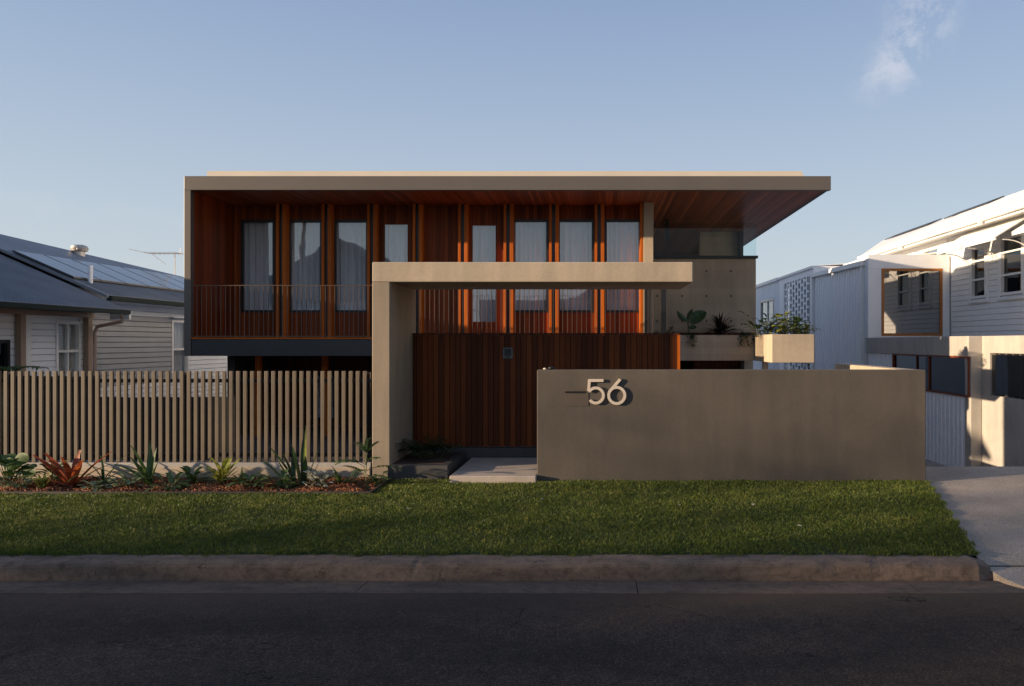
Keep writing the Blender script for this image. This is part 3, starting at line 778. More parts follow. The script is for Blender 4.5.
MB().box(-16, -10.66, 10.9, 11.05, .28, 3.0).box(-16, -15.85, 11.06, 21.4, .28, 3.0).box(-15.8, -10.66, 21.25, 21.4, .28, 3.0).build('end_walls', M['cream'], cot)
box('room_floor', M['interior'], cot, -13, -11.9, 11.1, 21, .3, 3.0)
for y0, nm in ((13.44, 'verandah_post'), (15.22, 'verandah_post')):
    MB().box(-10.44, -10.34, y0, y0 + .12, .28, 2.78).build(nm, M['tanpaint'], cot)
MB().box(-10.46, -10.3, 10.6, 15.35, 2.7, 2.785).build('verandah_beam', M['tanpaint'], cot)
MB().box(-10.48, -9.96, 10.6, 15.3, 2.79, 2.815).build('eave_lining', M['tanpaint'], cot)
# roofs
def Zn(x): return 2.2 + .437 * x - 3.535        # near section
def Zm(x): return 2.2 + .437 * x - 3.41         # main section
def slope(parent, name, mat, pts, zf, t=.06, dz=0):
    a = [(-x, y, zf(x) + dz) for x, y in pts]; b = [(p[0], p[1], p[2] - t) for p in a]
    return MB().prism(b, a).build(name, mat, parent)
nr = slope(cot, 'near_roof', M['roof'], [(9.6, 10.3), (12.8, 10.3), (12.8, 15.3), (9.6, 15.3)], Zn)
MB().prism([(-12.8, 10.3, Zn(12.8)), (-12.8, 15.3, Zn(12.8)), (-16.4, 15.3, 2.7), (-16.4, 10.3, 2.7)],
           [(-12.8, 10.3, Zn(12.8) - .06), (-12.8, 15.3, Zn(12.8) - .06), (-16.4, 15.3, 2.64), (-16.4, 10.3, 2.64)]).build('rear_slope', M['roof'], cot)
MB().prism([(-9.7, 10.9, 2.8), (-12.8, 10.9, Zn(12.8) - .07), (-16.3, 10.9, 2.7)], [(-9.7, 11.0, 2.8), (-12.8, 11.0, Zn(12.8) - .07), (-16.3, 11.0, 2.7)]).build('gable_wall', M['cream'], cot)
MB().prism([(-9.7, 15.2, 2.8), (-12.8, 15.2, Zn(12.8) - .07), (-16.3, 15.2, 2.7)], [(-9.7, 15.25, 2.8), (-12.8, 15.25, Zn(12.8) - .07), (-16.3, 15.25, 2.7)]).build('gable_wall', M['charcoal'], cot)
mr = slope(cot, 'main_roof', M['roof'], [(10.0, 15.27), (13.35, 15.27), (13.3, 16.7), (12.2, 21.97), (11.6, 24.5), (10.0, 24.5)][:5] + [(10.0, 24.5)], Zm)
zr_ = Zm(13.3)
MB().prism([(-13.35, 15.27, Zm(13.35)), (-13.3, 16.7, zr_), (-12.2, 21.97, Zm(12.2)), (-11.6, 24.5, Zm(11.6)), (-17, 24.5, 2.8), (-17, 15.27, 2.8)],
           [(-13.35, 15.27, Zm(13.35) - .06), (-13.3, 16.7, zr_ - .06), (-12.2, 21.97, Zm(12.2) - .06), (-11.6, 24.5, Zm(11.6) - .06), (-17, 24.5, 2.74), (-17, 15.27, 2.74)]).build('rear_slope', M['roof'], cot)
MB().prism([(-10.3, 15.31, 3.1), (-13.3, 15.31, Zm(13.3) - .08), (-16.5, 15.31, 2.8)], [(-10.3, 15.36, 3.1), (-13.3, 15.36, Zm(13.3) - .08), (-16.5, 15.36, 2.8)]).build('gable_wall', M['charcoal'], cot)
MB().box(-9.66, -9.54, 10.3, 15.32, Zn(9.6) - .10, Zn(9.6) - .01).build('gutter', M['darkgreen'], cot, bevel=.01)
MB().box(-10.05, -9.93, 15.33, 24.5, Zm(10) - .11, Zm(10) - .012).build('gutter', M['darkgreen'], cot, bevel=.01)
box('eave_lining', M['cream'], cot, -10.48, -10.05, 15.33, 21.6, Zm(10) - .09, Zm(10) - .07)
# ridge & corrugation ribs on the roof
for (x0r, x1r, ya, yb_, zf, nm) in ((9.6, 12.8, 10.35, 15.25, Zn, nr), (10.0, 12.1, 15.4, 24.4, Zm, mr)):
    mb = MB(); y = ya
    while y < yb_:
        mb.prism([(-x0r, y - .01, zf(x0r) + .001), (-x0r, y, zf(x0r) + .014), (-x0r, y + .01, zf(x0r) + .001)],
                 [(-x1r, y - .01, zf(x1r) + .001), (-x1r, y, zf(x1r) + .014), (-x1r, y + .01, zf(x1r) + .001)]); y += .09
    mb.build('corrugation', M['roof'], nm)
for i in range(8):
    y = 15.34 + i * .86; ya, yb_ = y, y + .84
    pts = [(10.72, ya), (11.98, ya), (11.98, yb_), (10.72, yb_)]
    sp = slope(cot, 'solar_panel', M['solarframe'], pts, Zm, .03, .06)
    pts = [(10.74, ya + .02), (11.96, ya + .02), (11.96, yb_ - .02), (10.74, yb_ - .02)]
    slope(sp, 'cell_glass', M['solar'], pts, Zm, .003, .064)
MB().tube([(-10.66, 15.75, Zm(10.66) - .05), (-10.66, 15.75, Zm(10.66) + .36)], .045, 12).build('vent_pipe', M['cream'], cot)
# whirlybird roof vent
vy = 18.4; vx = -12.72; vz = Zm(12.95) - .09
mb = MB(); mb.tube([(vx, vy, vz - .1), (vx, vy, vz + .05)], .12, 16)
prof = [(.10, .05), (.17, .07), (.19, .13), (.17, .19), (.10, .22), (.0, .225)]
for (r0, z0), (r1, z1) in zip(prof, prof[1:]):
    for k in range(24):
        a0, a1 = 2 * math.pi * k / 24, 2 * math.pi * (k + .82) / 24
        mb.poly([(vx + r0 * math.cos(a0), vy + r0 * math.sin(a0), vz + z0), (vx + r0 * math.cos(a1), vy + r0 * math.sin(a1), vz + z0),
                 (vx + r1 * math.cos(a1 + .1), vy + r1 * math.sin(a1 + .1), vz + z1), (vx + r1 * math.cos(a0 + .1), vy + r1 * math.sin(a0 + .1), vz + z1)])
mb.tube([(vx, vy, vz + .03), (vx, vy, vz + .2)], .09, 12)
mb.build('roof_vent', M['zinc'], cot)
# antenna
ax, ay = X(175, 22), 22.0; az = Z(253.5, 22)
mb = MB().tube([(ax, ay, 3.6), (ax, ay, az + .03)], .016, 6).tube([(X(148, 22), ay, az), (X(182.5, 22), ay, az)], .014, 6)
mb.tube([(X(129, 22), ay, az + .13), (X(149, 22), ay, az)], .008, 5).tube([(X(152, 22), ay, az - .02), (X(166, 22), ay, az - .32)], .008, 5)
for i in range(7): 
    xx = X(150, 22) + i * .14; mb.tube([(xx, ay - .3, az + .01), (xx, ay + .3, az + .01)], .006, 5)
mb.tube([(X(180, 22), ay, az - .1), (X(180.6, 22), ay, az + .16)], .008, 5)
mb.build('antenna', M['zinc'], cot)
# downpipe
mb = MB().tube([(-9.75, 15.34, 2.76), (-9.75, 15.38, 2.62), (-10.3, 15.44, 2.52), (-10.36, 15.44, 2.4), (-10.36, 15.44, .3)], .036, 10)
mb.build('downpipe', M['pipe'], cot)
MB().box(-10.0, -9.6, 15.36, 15.42, 2.66, 2.78).build('eave_bracket', M['cream'], cot)

# ------------------------------------------------------------------ RIGHT HOUSE
rh = thing('white_house', (9.5, 20, -.6), 'white weatherboard house with cedar-framed bay, window hoods and concrete lower storey at the right', 'house')
G0 = -.7
# lower concrete storey: ribbed part X=8.03, Y 16.15..28 ; concrete part X=8.27, Y 12..16.15
lowtop = Z(337, 20.0) ; lowtop = 2.33; bandz = 1.885
fwL = Fr('west', 8.03); fwC = Fr('west', 8.27); fwU = Fr('west', 10.5)
lwn = (16.2, 20.4, 1.0, bandz)
ribbed(rh, fwL, 16.42, 22.28, G0, bandz, M['whiter'], .2, holes=[lwn])
box('deck_beam', M['conc_grey'], rh, 7.98, 8.3, 16.15, 22.3, bandz, lowtop, bevel=.01)
wd = window(rh, fwL, *lwn, M['timber_y'], M['glassdark'], muntins=(18.2, 18.9), name='strip_window', fw=.04, proud=.03)
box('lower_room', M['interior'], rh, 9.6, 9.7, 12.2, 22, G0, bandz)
box('pier', M['conc_grey'], rh, 8.03, 8.27, 16.15, 16.42, G0, bandz - .001, bevel=.01)
cwn = (12.6, 15.82, 1.08, 1.97)
mb = MB(); wall_holes(mb, 11.0, 16.149, G0, lowtop - .002, -.25, 0, [cwn], fwC); mb.build('concrete_wall', M['conc_grey'], rh)
o = window(rh, fwC, *cwn, M['black'], M['glassdark'], muntins=(13.4, 14.2, 15.0), name='barred_window', fw=.04, proud=-.12, depth=.2)
mb = MB(); 
for i in range(12): fwC(mb, 12.75 + i * .26, 12.775 + i * .26, -.11, -.08, 1.09, 1.96)
mb.build('window_bars', M['zinc'], o)
box('end_wall', M['conc_grey'], rh, 8.271, 16, 10.95, 11.0 - .001, G0, lowtop)
box('deck', M['conc_grey'], rh, 8.521, 10.5, 11.0, 22.28, lowtop - .25, lowtop - .01)
# upper weatherboard wall
uw = [(20.2, 21.02, 3.40, 4.83), (18.45, 19.5, 3.40, 4.90), (23.0, 24.15, 4.78, 5.15), (16.0, 17.1, 3.4, 4.9)]
utop = 5.36
mb = MB(); wall_holes(mb, 12.0, 28.3, lowtop - .009, utop, -.15, 0, uw, fwU); mb.build('upper_wall', M['white'], rh)
siding(rh, fwU, 12.0, 22.25, lowtop, utop - .06, .15, M['white'], uw, t=.028)
siding(rh, fwU, 22.5, 28.2, 4.4, utop - .06, .15, M['white'], uw, t=.028)
for w in uw:
    small = w[3] - w[2] < .6
    window(rh, fwU, *w, M['white'], M['glassdark'] if not small else M['glass'], mid=None if small else w[2] + .52, name='sash_window', fw=.07, proud=.06, inner=None)
    if not small:
        # upper rail and architrave
        mb = MB(); fwU(mb, w[0] + .07, w[1] - .07, -.04, .045, w[3] - .42, w[3] - .37); fwU(mb, w[0] - .09, w[0] - .001, 0, .05, w[2] - .06, w[3] + .08)
        fwU(mb, w[1] + .001, w[1] + .09, 0, .05, w[2] - .06, w[3] + .08); fwU(mb, w[0] - .12, w[1] + .12, 0, .09, w[2] - .12, w[2] - .061)
        mb.build('architrave', M['white'], rh)
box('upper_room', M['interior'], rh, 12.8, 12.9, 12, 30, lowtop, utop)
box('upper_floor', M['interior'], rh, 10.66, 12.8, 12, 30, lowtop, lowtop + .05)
# window hoods
for (y0, y1) in ((19.85, 21.25), (18.15, 19.75), (15.8, 17.4)):
    zt, zo, xo = 5.30, 4.74, 9.60
    mb = MB().prism([(10.5, y0, zt), (10.5, y0, zt - .03), (xo, y0, zo - .03), (xo, y0, zo)], [(10.5, y1, zt), (10.5, y1, zt - .03), (xo, y1, zo - .03), (xo, y1, zo)])
    y = y0
    while y < y1 + .01:
        mb.prism([(10.5, y - .012, zt), (10.5, y + .012, zt), (10.5, y, zt + .02)], [(xo, y - .012, zo), (xo, y + .012, zo), (xo, y, zo + .02)]); y += .1
    for yy_ in (y0 + .03, y1 - .05):                   # slatted cheeks and curved bracket
        n = 9
        for i in range(n):
            xx = xo + (10.47 - xo) * (i + .3) / n; zz = zo + (zt - zo) * (i + .3) / n
        pts = [(10.48 - .66 * (1 - math.cos(t)), yy_ + .01, zo - .42 + .37 * math.sin(t)) for t in np.linspace(0, math.pi / 2, 9)]
        mb.tube(pts, .013, 6)
    mb.box(xo, xo + .04, y0, y1, zo - .07, zo - .03)
    mb.build('window_hood', M['white'], rh)
# eave, gutter and roof
def Zr(x): return 5.46 + .42 * (x - 9.95)
MB().prism([(9.95, 11.5, Zr(9.95)), (14.4, 11.5, Zr(14.4)), (14.4, 38, Zr(14.4)), (9.95, 28.5, Zr(9.95))],
           [(9.95, 11.5, Zr(9.95) - .05), (14.4, 11.5, Zr(14.4) - .05), (14.4, 38, Zr(14.4) - .05), (9.95, 28.5, Zr(9.95) - .05)]).build('roof', M['white'], rh)
MB().prism([(14.4, 11.5, Zr(14.4)), (18.8, 11.5, 5.6), (18.8, 30.5, 5.6), (14.4, 30.5, Zr(14.4))], [(14.4, 11.5, Zr(14.4) - .05), (18.8, 11.5, 5.55), (18.8, 30.5, 5.55), (14.4, 30.5, Zr(14.4) - .05)]).build('rear_slope', M['white'], rh)
MB().box(9.86, 9.97, 11.5, 28.55, Zr(9.95) - .14, Zr(9.95) - .02).build('gutter', M['white'], rh, bevel=.015)
MB().box(9.97, 10.0, 11.5, 28.5, Zr(9.95) - .2, Zr(9.95) - .05).box(10.0, 10.5, 11.5, 28.5, 5.33, 5.355).build('eave_lining', M['white'], rh)
mb = MB()
for y in np.arange(11.8, 28.4, .3):
    mb.prism([(9.97, y - .012, Zr(9.97) + .001), (9.97, y + .012, Zr(9.97) + .001), (9.97, y, Zr(9.97) + .02)], [(14.38, y - .012, Zr(14.38) + .001), (14.38, y + .012, Zr(14.38) + .001), (14.38, y, Zr(14.38) + .02)])
mb.build('roof_ribs', M['white'], rh)
for (ya, yb_) in ((26.4, 29.7), (31.2, 35.8)):
    a = [(x, y, Zr(x) + .07) for x, y in ((13.7, ya), (14.3, ya), (14.3, yb_), (13.7, yb_))]
    MB().prism([(p[0], p[1], p[2] - .04) for p in a], a).build('solar_panel', M['solarframe'], rh)
for y in (14.0, 19.3, 24.4): MB().box(9.83, 9.9, y, y + .12, Zr(9.95) - .2, Zr(9.95) + .0).build('gutter_bracket', M['white'], rh)
# bay box with cedar window
bY = 22.3; fb = Fr('front', bY); bx0, bx1_ = 8.03, 10.46; bz1 = 4.80
cw_ = (X(881.5, bY), X(942.5, bY), Z(335.8, bY), Z(268.5, bY))
mb = MB(); wall_holes(mb, bx0, bx1_, lowtop - .02, bz1, -.25, 0, [cw_], fb)
mb.box(bx0 + .2, bx1_, bY + .251, 25.2, bz1 - .12, bz1).box(bx0 + .2, bx0 + .3, bY + .251, 25.2, 2.3, bz1 - .121)
mb.build('bay_box', M['cream'], rh, bevel=.008)
w = window(rh, fb, *cw_, M['orange'], M['glassdark'], fw=.075, proud=.01, depth=.2, name='cedar_window')
# mirror strong on that pane
w.children[0].data.materials[0] = glass('reflective_glass', (.22, .25, .27), 1.9, .006, .25)
box('bay_interior', M['interior'], rh, 8.2, 10.3, 25.0, 25.15, 2.3, 4.6)
# ribbed wing behind
def wing(parent, y0, y1, zt0, zt1, name='ribbed_cladding'):
    mb = MB(); P_ = 8.03
    mb.prism([(P_, y0, G0), (P_, y0, zt0), (P_ + .12, y0, zt0), (P_ + .12, y0, G0)], [(P_, y1, G0), (P_, y1, zt1), (P_ + .12, y1, zt1), (P_ + .12, y1, G0)])
    y = y0 + .1
    while y < y1 - .05:
        zt = zt0 + (zt1 - zt0) * (y - y0) / (y1 - y0)
        mb.prism([(P_, y - .03, G0), (P_ - .03, y - .015, G0), (P_ - .03, y + .015, G0), (P_, y + .03, G0)], [(P_, y - .03, zt), (P_ - .03, y - .015, zt), (P_ - .03, y + .015, zt), (P_, y + .03, zt)]); y += .25
    return mb.build(name, M['whiter'], parent)
wg = thing('white_shed_wing', (8.6, 30, -.6), 'long white ribbed outbuilding with breeze-block screen and corner window behind the planter', 'outbuilding')
wing(wg, 22.56, 27.9, 4.53, 4.62)
box('downpipe', M['white'], wg, 7.93, 8.02, 22.62, 22.72, G0, 4.5); box('downpipe', M['white'], wg, 7.93, 8.02, 27.8, 27.92, G0, 4.6)
MB().prism([(7.9, 22.56, 4.5), (8.06, 22.56, 4.5), (8.06, 22.56, 4.64), (7.9, 22.56, 4.64)], [(7.9, 27.95, 4.6), (8.06, 27.95, 4.6), (8.06, 27.95, 4.74), (7.9, 27.95, 4.74)]).build('gutter', M['white'], wg)
MB().prism([(8.0, 22.56, 4.66), (11, 22.56, 5.0), (11, 22.56, 4.95), (8.0, 22.56, 4.61)], [(8.0, 27.95, 4.76), (11, 27.95, 5.1), (11, 27.95, 5.05), (8.0, 27.95, 4.71)]).build('roof', M['white'], wg)
# breeze block section Y 28.3 .. 33
mb = MB(); ya, yb_, zlo, zhi = 28.5, 32.3, G0, 4.95
MB().box(8.03, 8.2, 27.95, ya, zlo, zhi).box(8.03, 8.2, yb_, 33.2, zlo, zhi).box(8.03, 8.2, ya, yb_, 4.72, zhi).box(8.03, 8.2, ya, yb_, zlo, .5).build('wall_panel', M['whiter'], wg)
ncol = 9; cwid = (yb_ - ya) / ncol
for c in range(ncol + 1): mb.box(8.03, 8.075, ya + c * cwid - .08, ya + c * cwid + .08, .5, 4.72)
for c in range(ncol):
    z = .5 + (.15 if c % 2 else 0)
    while z < 4.7:
        mb.box(8.034, 8.07, ya + c * cwid + .08, ya + (c + 1) * cwid - .08, z, min(z + .085, 4.719)); z += .3
mb.build('breeze_block_screen', M['whiter'], wg); box('dark_hole_backing', M['interior'], wg, 8.3, 8.4, ya, yb_, .3, 4.7)  # dark sheet set close behind so the block holes look shaded
MB().box(7.95, 8.3, 27.95, 33.3, 4.95, 5.03).build('parapet_cap', M['white'], wg)
fW = Fr('west', 8.03); rw = (34.2, 36.9, 3.1, 4.2)
MB().box(8.2, 14, 27.96, 28.0, 4.4, 5.03).build('end_wall', M['whiter'], wg)
ribbed(wg, fW, 33.21, 42, G0, 5.0, M['whiter'], .25, holes=[rw]); window(wg, fW, *rw, M['zinc'], M['glass'], muntins=(35.5,), inner='curtain', name='corner_window', fw=.09)
MB().box(7.93, 8.05, 33.3, 42, 4.93, 5.06).build('gutter', M['white'], wg)
MB().prism([(7.95, 28, 5.04), (14, 28, 5.5), (14, 28, 5.4), (7.95, 28, 5.03)], [(7.95, 42, 5.04), (14, 42, 5.5), (14, 42, 5.4), (7.95, 42, 5.03)]).build('roof', M['white'], wg)

# ------------------------------------------------------------------ PLANTS
def strap(mb, base, az, length, w, up=1.0, arch=.5, n=8, fold=.25, tip=.05, wmid=.35):
    """tapering arched strap leaf; up = initial elevation (rad)"""
    p = Vector(base); el = up; rows = []
    side = Vector((-math.sin(az), math.cos(az), 0))
    for i in range(n + 1):
        t = i / n; d = Vector((math.cos(az) * math.cos(el), math.sin(az) * math.cos(el), math.sin(el)))
        prof = (t / wmid) ** .5 * .45 + .55 if t < wmid else max(tip, (1 - ((t - wmid) / (1 - wmid)) ** 1.8))
        nrm = side.cross(d)
        rows.append((p - side * w * prof + nrm * -fold * w * prof, p, p + side * w * prof + nrm * -fold * w * prof))
        p = p + d * (length / n); el -= arch / n * (1 + t)
    for a, b in zip(rows, rows[1:]):
        nv = len(mb.v); mb.v += [tuple(q) for q in (*a, *b)]; mb.f += [(nv, nv + 1, nv + 4, nv + 3), (nv + 1, nv + 2, nv + 5, nv + 4)]
def broad(mb, base, az, stem, length, w, up=1.1, droop=.6, sm=None, n=6):
    d = Vector((math.cos(az) * math.cos(up), math.sin(az) * math.cos(up), math.sin(up))); e = Vector(base) + d * stem
    if sm is not None: sm.tube([base, Vector(base) + d * stem * .5, e], max(.003, w * .06), 5)
    p = e; el = up - droop * .6; rows = []; side = Vector((-math.sin(az), math.cos(az), 0))
    for i in range(n + 1):
        t = i / n; prof = math.sin(math.pi * min(1, t * .93 + .07)) ** .7
        dd = Vector((math.cos(az) * math.cos(el), math.sin(az) * math.cos(el), math.sin(el))); nrm = side.cross(dd)
        rows.append((p - side * w * prof - nrm * .25 * w * prof, p, p + side * w * prof - nrm * .25 * w * prof))
        p = p + dd * length / n; el -= droop / n
    for a, b in zip(rows, rows[1:]):
        nv = len(mb.v); mb.v += [tuple(q) for q in (*a, *b)]; mb.f += [(nv, nv + 1, nv + 4, nv + 3), (nv + 1, nv + 2, nv + 5, nv + 4)]
def bedpt(px, y=9.85): x = X(px, y); return (x, y, float(bed_z(x, y)) - .01)
def plant(name, px, y, label, cat='plant', z=None, group=None):
    x = X(px, y); return thing(name, (x, y, float(bed_z(x, y)) - .01 if z is None else z), label, cat, group)
def fin(mb, name, mat, par): return mb.build(name, mat, par, smooth=True) if mb.v else None
rd = random.Random(3)
def az_scr(deg): return R(deg)   # 0 = right, 180 = left, -90 = towards camera
def paddle(mb, base, ang, length, w, yaw=.3, n=8, lean=.12):
    """upright broad leaf whose blade stands roughly in the x-z plane, rising at ang from the horizontal"""
    bx, by_, bz = base; rows = []
    for i in range(n + 1):
        t = i / n; pr = math.sin(math.pi * (t * .92 + .06)) ** .65; a = ang - .35 * t
        cx_, cz_ = bx + math.cos(a) * length * t, bz + math.sin(a) * length * t; cy2 = by_ - lean * length * t * t
        nx, nz2 = -math.sin(a), math.cos(a)
        rows.append([(cx_ + nx * w * pr * k, cy2 + yaw * w * pr * abs(k), cz_ + nz2 * w * pr * k) for k in (-1, 0, 1)])
    for a, b in zip(rows, rows[1:]):
        nv = len(mb.v); mb.v += [*a, *b]; mb.f += [(nv, nv + 1, nv + 4, nv + 3), (nv + 1, nv + 2, nv + 5, nv + 4)]
# red bromeliad
p = plant('bromeliad', 72, 9.8, 'large bronze-red bromeliad with broad strap leaves in the mulch bed'); b = p.location; mb = MB(); mp = MB()
for az, l, w, up, ar in ((182, .66, .052, .80, .15), (172, .60, .05, .95, .2), (-140, .46, .052, 1.15, .3), (-100, .46, .055, 1.35, .25), (80, .50, .05, 1.42, .2), (-30, .46, .05, 1.15, .3), (2, .70, .042, .86, .2), (-150, .4, .05, .6, .6), (30, .5, .04, .8, .4)):
    strap(mb, b, R(az), l, w, up, ar, tip=.42, wmid=.6)
for az, l, w, up, ar in ((5, .52, .042, .5, .3), (-20, .45, .045, .35, .5), (170, .35, .04, .4, .6), (-60, .32, .04, .5, .7)):
    strap(mp, b, R(az), l, w, up, ar)
fin(mb, 'leaves', M['leaf_red'], p); fin(mp, 'lower_leaves', M['leaf_purple'], p)
# broad leaf plant at left edge
p = plant('philodendron', 9, 9.75, 'broad rounded green leaved plant at the far left of the bed'); b = p.location; mb = MB(); sm = MB()
for i in range(16): broad(mb, b, R(i * 49 + rd.uniform(-15, 15)), rd.uniform(.12, .36), rd.uniform(.18, .25), rd.uniform(.075, .10), rd.uniform(.8, 1.45), .9, sm)
for ex, ez, an, ln, w in ((-.1, .3, 2.2, .2, .08), (.12, .32, .9, .22, .08), (.02, .22, 1.6, .2, .085), (.2, .2, .5, .2, .07), (-.2, .18, 2.6, .2, .075)): paddle(mb, (b.x + ex, b.y - .05, b.z + ez), an, ln, w); sm.tube([b, (b.x + ex, b.y - .05, b.z + ez)], .006, 5)
fin(mb, 'leaves', M['leaf_mid'], p); fin(sm, 'stems', M['stem'], p)
# variegated small
def tuft(name, px, y, label, mat, n, l, w, up=(.6, 1.3), ar=.8, stems=None, z=None, seed=1, cat='plant', br=False, stem=(.03, .1)):
    p = plant(name, px, y, label, cat, z); b = p.location; mb = MB(); sm = MB(); r = random.Random(seed)
    for i in range(n):
        a = 2 * math.pi * i / n * 1.0 + r.uniform(-.4, .4)
        bb = (b.x + r.uniform(-.03, .03), b.y + r.uniform(-.03, .03), b.z)
        if br: broad(mb, bb, a, r.uniform(*stem), l * r.uniform(.6, 1.2), w * r.uniform(.7, 1.2), r.uniform(*up), ar, sm)
        else: strap(mb, bb, a, l * r.uniform(.6, 1.15), w * r.uniform(.8, 1.2), r.uniform(*up), ar * r.uniform(.6, 1.3))
    fin(mb, 'leaves', mat, p); fin(sm, 'stems', M['stem'], p); return p
tuft('groundcover_plant', 22, 9.62, 'pale variegated small leaved plant in front of the leftmost broad leaves', M['leaf_pale'], 40, .13, .028, br=True, seed=2, stem=(.04, .22))
tuft('groundcover_plant', 42, 9.64, 'yellow-green upright small plant left of the red bromeliad', M['leaf_yellow'], 24, .22, .018, (.8, 1.5), .4, seed=3)
tuft('groundcover_plant', 96, 9.62, 'grey-green low rosette right of the red bromeliad', M['leaf_pale'], 26, .15, .036, (.2, 1.0), .5, br=True, seed=4, stem=(.03, .16))
tuft('grassy_plant', 104, 10.05, 'thin arching dark straps behind the grey-green rosette', M['leaf_mid'], 10, .62, .014, (.7, 1.3), 1.3, seed=5)
# crinum
p = plant('crinum_lily', 150, 9.85, 'upright green crinum lily clump at the middle of the bed'); b = p.location; mb = MB()
for az, l, w, up, ar in ((178, .66, .040, .75, .5), (165, .52, .040, .95, .2), (120, .60, .042, 1.38, .15), (60, .50, .042, 1.45, .1), (175, .64, .036, 1.22, .25), (10, .42, .036, 1.30, .1), (-110, .4, .04, 1.1, .5), (150, .4, .036, 1.1, .3), (185, .75, .016, .6, .35), (-80, .3, .03, 1.1, .5), (20, .3, .02, .9, .5)):
    strap(mb, b, R(az), l, w, up, ar)
fin(mb, 'leaves', M['leaf_mid'], p)
tuft('groundcover_plant', 170, 9.66, 'low dark green sprawling plant right of the crinum lily', M['leaf_mid'], 26, .15, .036, (.3, 1.2), .6, br=True, seed=6, stem=(.03, .2))
tuft('croton', 222, 9.9, 'bushy yellow-green leafy plant below the middle of the slat fence', M['leaf_yellow'], 44, .18, .028, (.8, 1.5), .4, br=True, seed=7, stem=(.04, .24))
tuft('groundcover_plant', 252, 9.75, 'spreading green leaved plant left of the tall striped straps', M['leaf_mid'], 30, .19, .036, (.3, 1.2), .6, br=True, seed=8, stem=(.05, .26))
p = plant('sansevieria', 303, 9.85, 'tall upright sword leaved plant with yellow tips near the portal'); b = p.location; mb = MB(); my = MB()
for dx, az, l, w, up, ar in ((.0, 100, .72, .036, 1.50, .05), (-.03, 160, .58, .036, 1.35, .1), (.04, 10, .60, .034, 1.28, .05), (-.06, 178, .70, .034, .98, .1), (-.2, 175, .56, .030, .9, .3), (-.08, 170, .5, .032, 1.15, .05), (.02, -60, .42, .036, 1.4, .1), (-.16, 178, .4, .03, 1.15, .1), (.07, 20, .4, .03, 1.2, .1), (-.12, 120, .5, .03, 1.4, .1)):
    strap(mb, (b.x + dx, b.y, b.z), R(az), l, w, up, ar, wmid=.5)
for dx, az, l, w, up, ar in ((.015, 90, .80, .02, 1.52, .02), (-.12, 160, .46, .02, 1.25, .1)):
    strap(my, (b.x + dx, b.y + .01, b.z), R(az), l, w, up, ar)
fin(mb, 'leaves', M['leaf_dark'], p); fin(my, 'yellow_leaves', M['leaf_yellow'], p)
p = plant('silver_plant', 321, 9.62, 'small silver-white round leaved plant in front of the sword leaves'); b = p.location; mb = MB(); sm = MB(); r = random.Random(5)
for i in range(40):
    tx = b.x + r.uniform(-.18, .12); tz = b.z + r.uniform(.03, .12) + (.1 if i > 15 else 0); sm.tube([b, ((b.x + tx) / 2, b.y, (b.z + tz) / 2 + .02), (tx, b.y - .02, tz)], .003, 4)
    broad(mb, (tx, b.y - .02, tz), r.uniform(-3.1, 0), .005, .06, .027, r.uniform(.1, 1), .3)
fin(mb, 'leaves', M['leaf_silver'], p); fin(sm, 'stems', M['stem'], p)
p = plant('young_palm', 366, 9.85, 'small palm-like plant with drooping fronds at the foot of the portal'); b = p.location; mb = MB(); sm = MB()
sm.tube([b, (b.x - .01, b.y, b.z + .2), (b.x + .01, b.y, b.z + .42)], .012, 6)
def frond(mb, sm, base, az, L_, up, arch, n=9, lw=.014, ll=.11):
    p_ = Vector(base); el = up; pts = [p_.copy()]; side = Vector((-math.sin(az), math.cos(az), 0))
    for i in range(n):
        d = Vector((math.cos(az) * math.cos(el), math.sin(az) * math.cos(el), math.sin(el))); p_ = p_ + d * L_ / n; pts.append(p_.copy()); el -= arch / n
        if i > 1:
            for s in (-1, 1): strap(mb, p_, az + s * 1.0, ll * (1 - .5 * i / n), lw, el * .6 + .1, .5, n=3)
    sm.tube(pts, .004, 4)
for zz, az, l, up, ar in ((.40, 150, .24, 1.2, .8), (.40, 30, .24, 1.3, .9), (.3, 180, .38, .5, 1.0), (.22, 5, .46, .45, .9), (.2, -100, .34, .6, 1.2), (.12, 170, .34, .9, .9), (.1, -20, .34, .6, 1.0), (.38, 80, .24, 1.5, .3), (.25, 200, .4, .8, 1.1), (.3, -40, .3, .9, 1.1)):
    frond(mb, sm, (b.x, b.y, b.z + zz), R(az), l, up, ar, lw=.018)
fin(mb, 'leaves', M['leaf_mid'], p); fin(sm, 'stem', M['stem'], p)
for k, (px, y, lab, mt, n, l, w, br) in enumerate((
        (128, 9.68, 'low grey-green creeping plant at the left foot of the crinum lily', 'leaf_pale', 30, .12, .03, True),
        (192, 10.0, 'small dark green clump behind the mulch between crinum lily and yellow-green plant', 'leaf_mid', 26, .2, .03, True),
        (240, 9.95, 'small pale yellow shoots right of the yellow-green bushy plant', 'leaf_yellow', 16, .24, .016, False),
        (283, 9.7, 'low mid green leaves at the left foot of the sword leaved plant', 'leaf_mid', 28, .13, .03, True),
        (342, 9.9, 'thin upright green blades between the sword leaves and the young palm', 'leaf_mid', 14, .34, .014, False),
        (55, 10.05, 'green leafy clump behind the red bromeliad on its left', 'leaf_mid', 26, .2, .034, True),
        (383, 9.95, 'low green leaves at the right end of the bed by the portal leg', 'leaf_mid', 22, .14, .028, True))):
    tuft('bed_plant', min(px, 376), y, lab, M[mt], n, l, w, (.4, 1.4), .6, seed=40 + k, br=br, stem=(.03, .18))
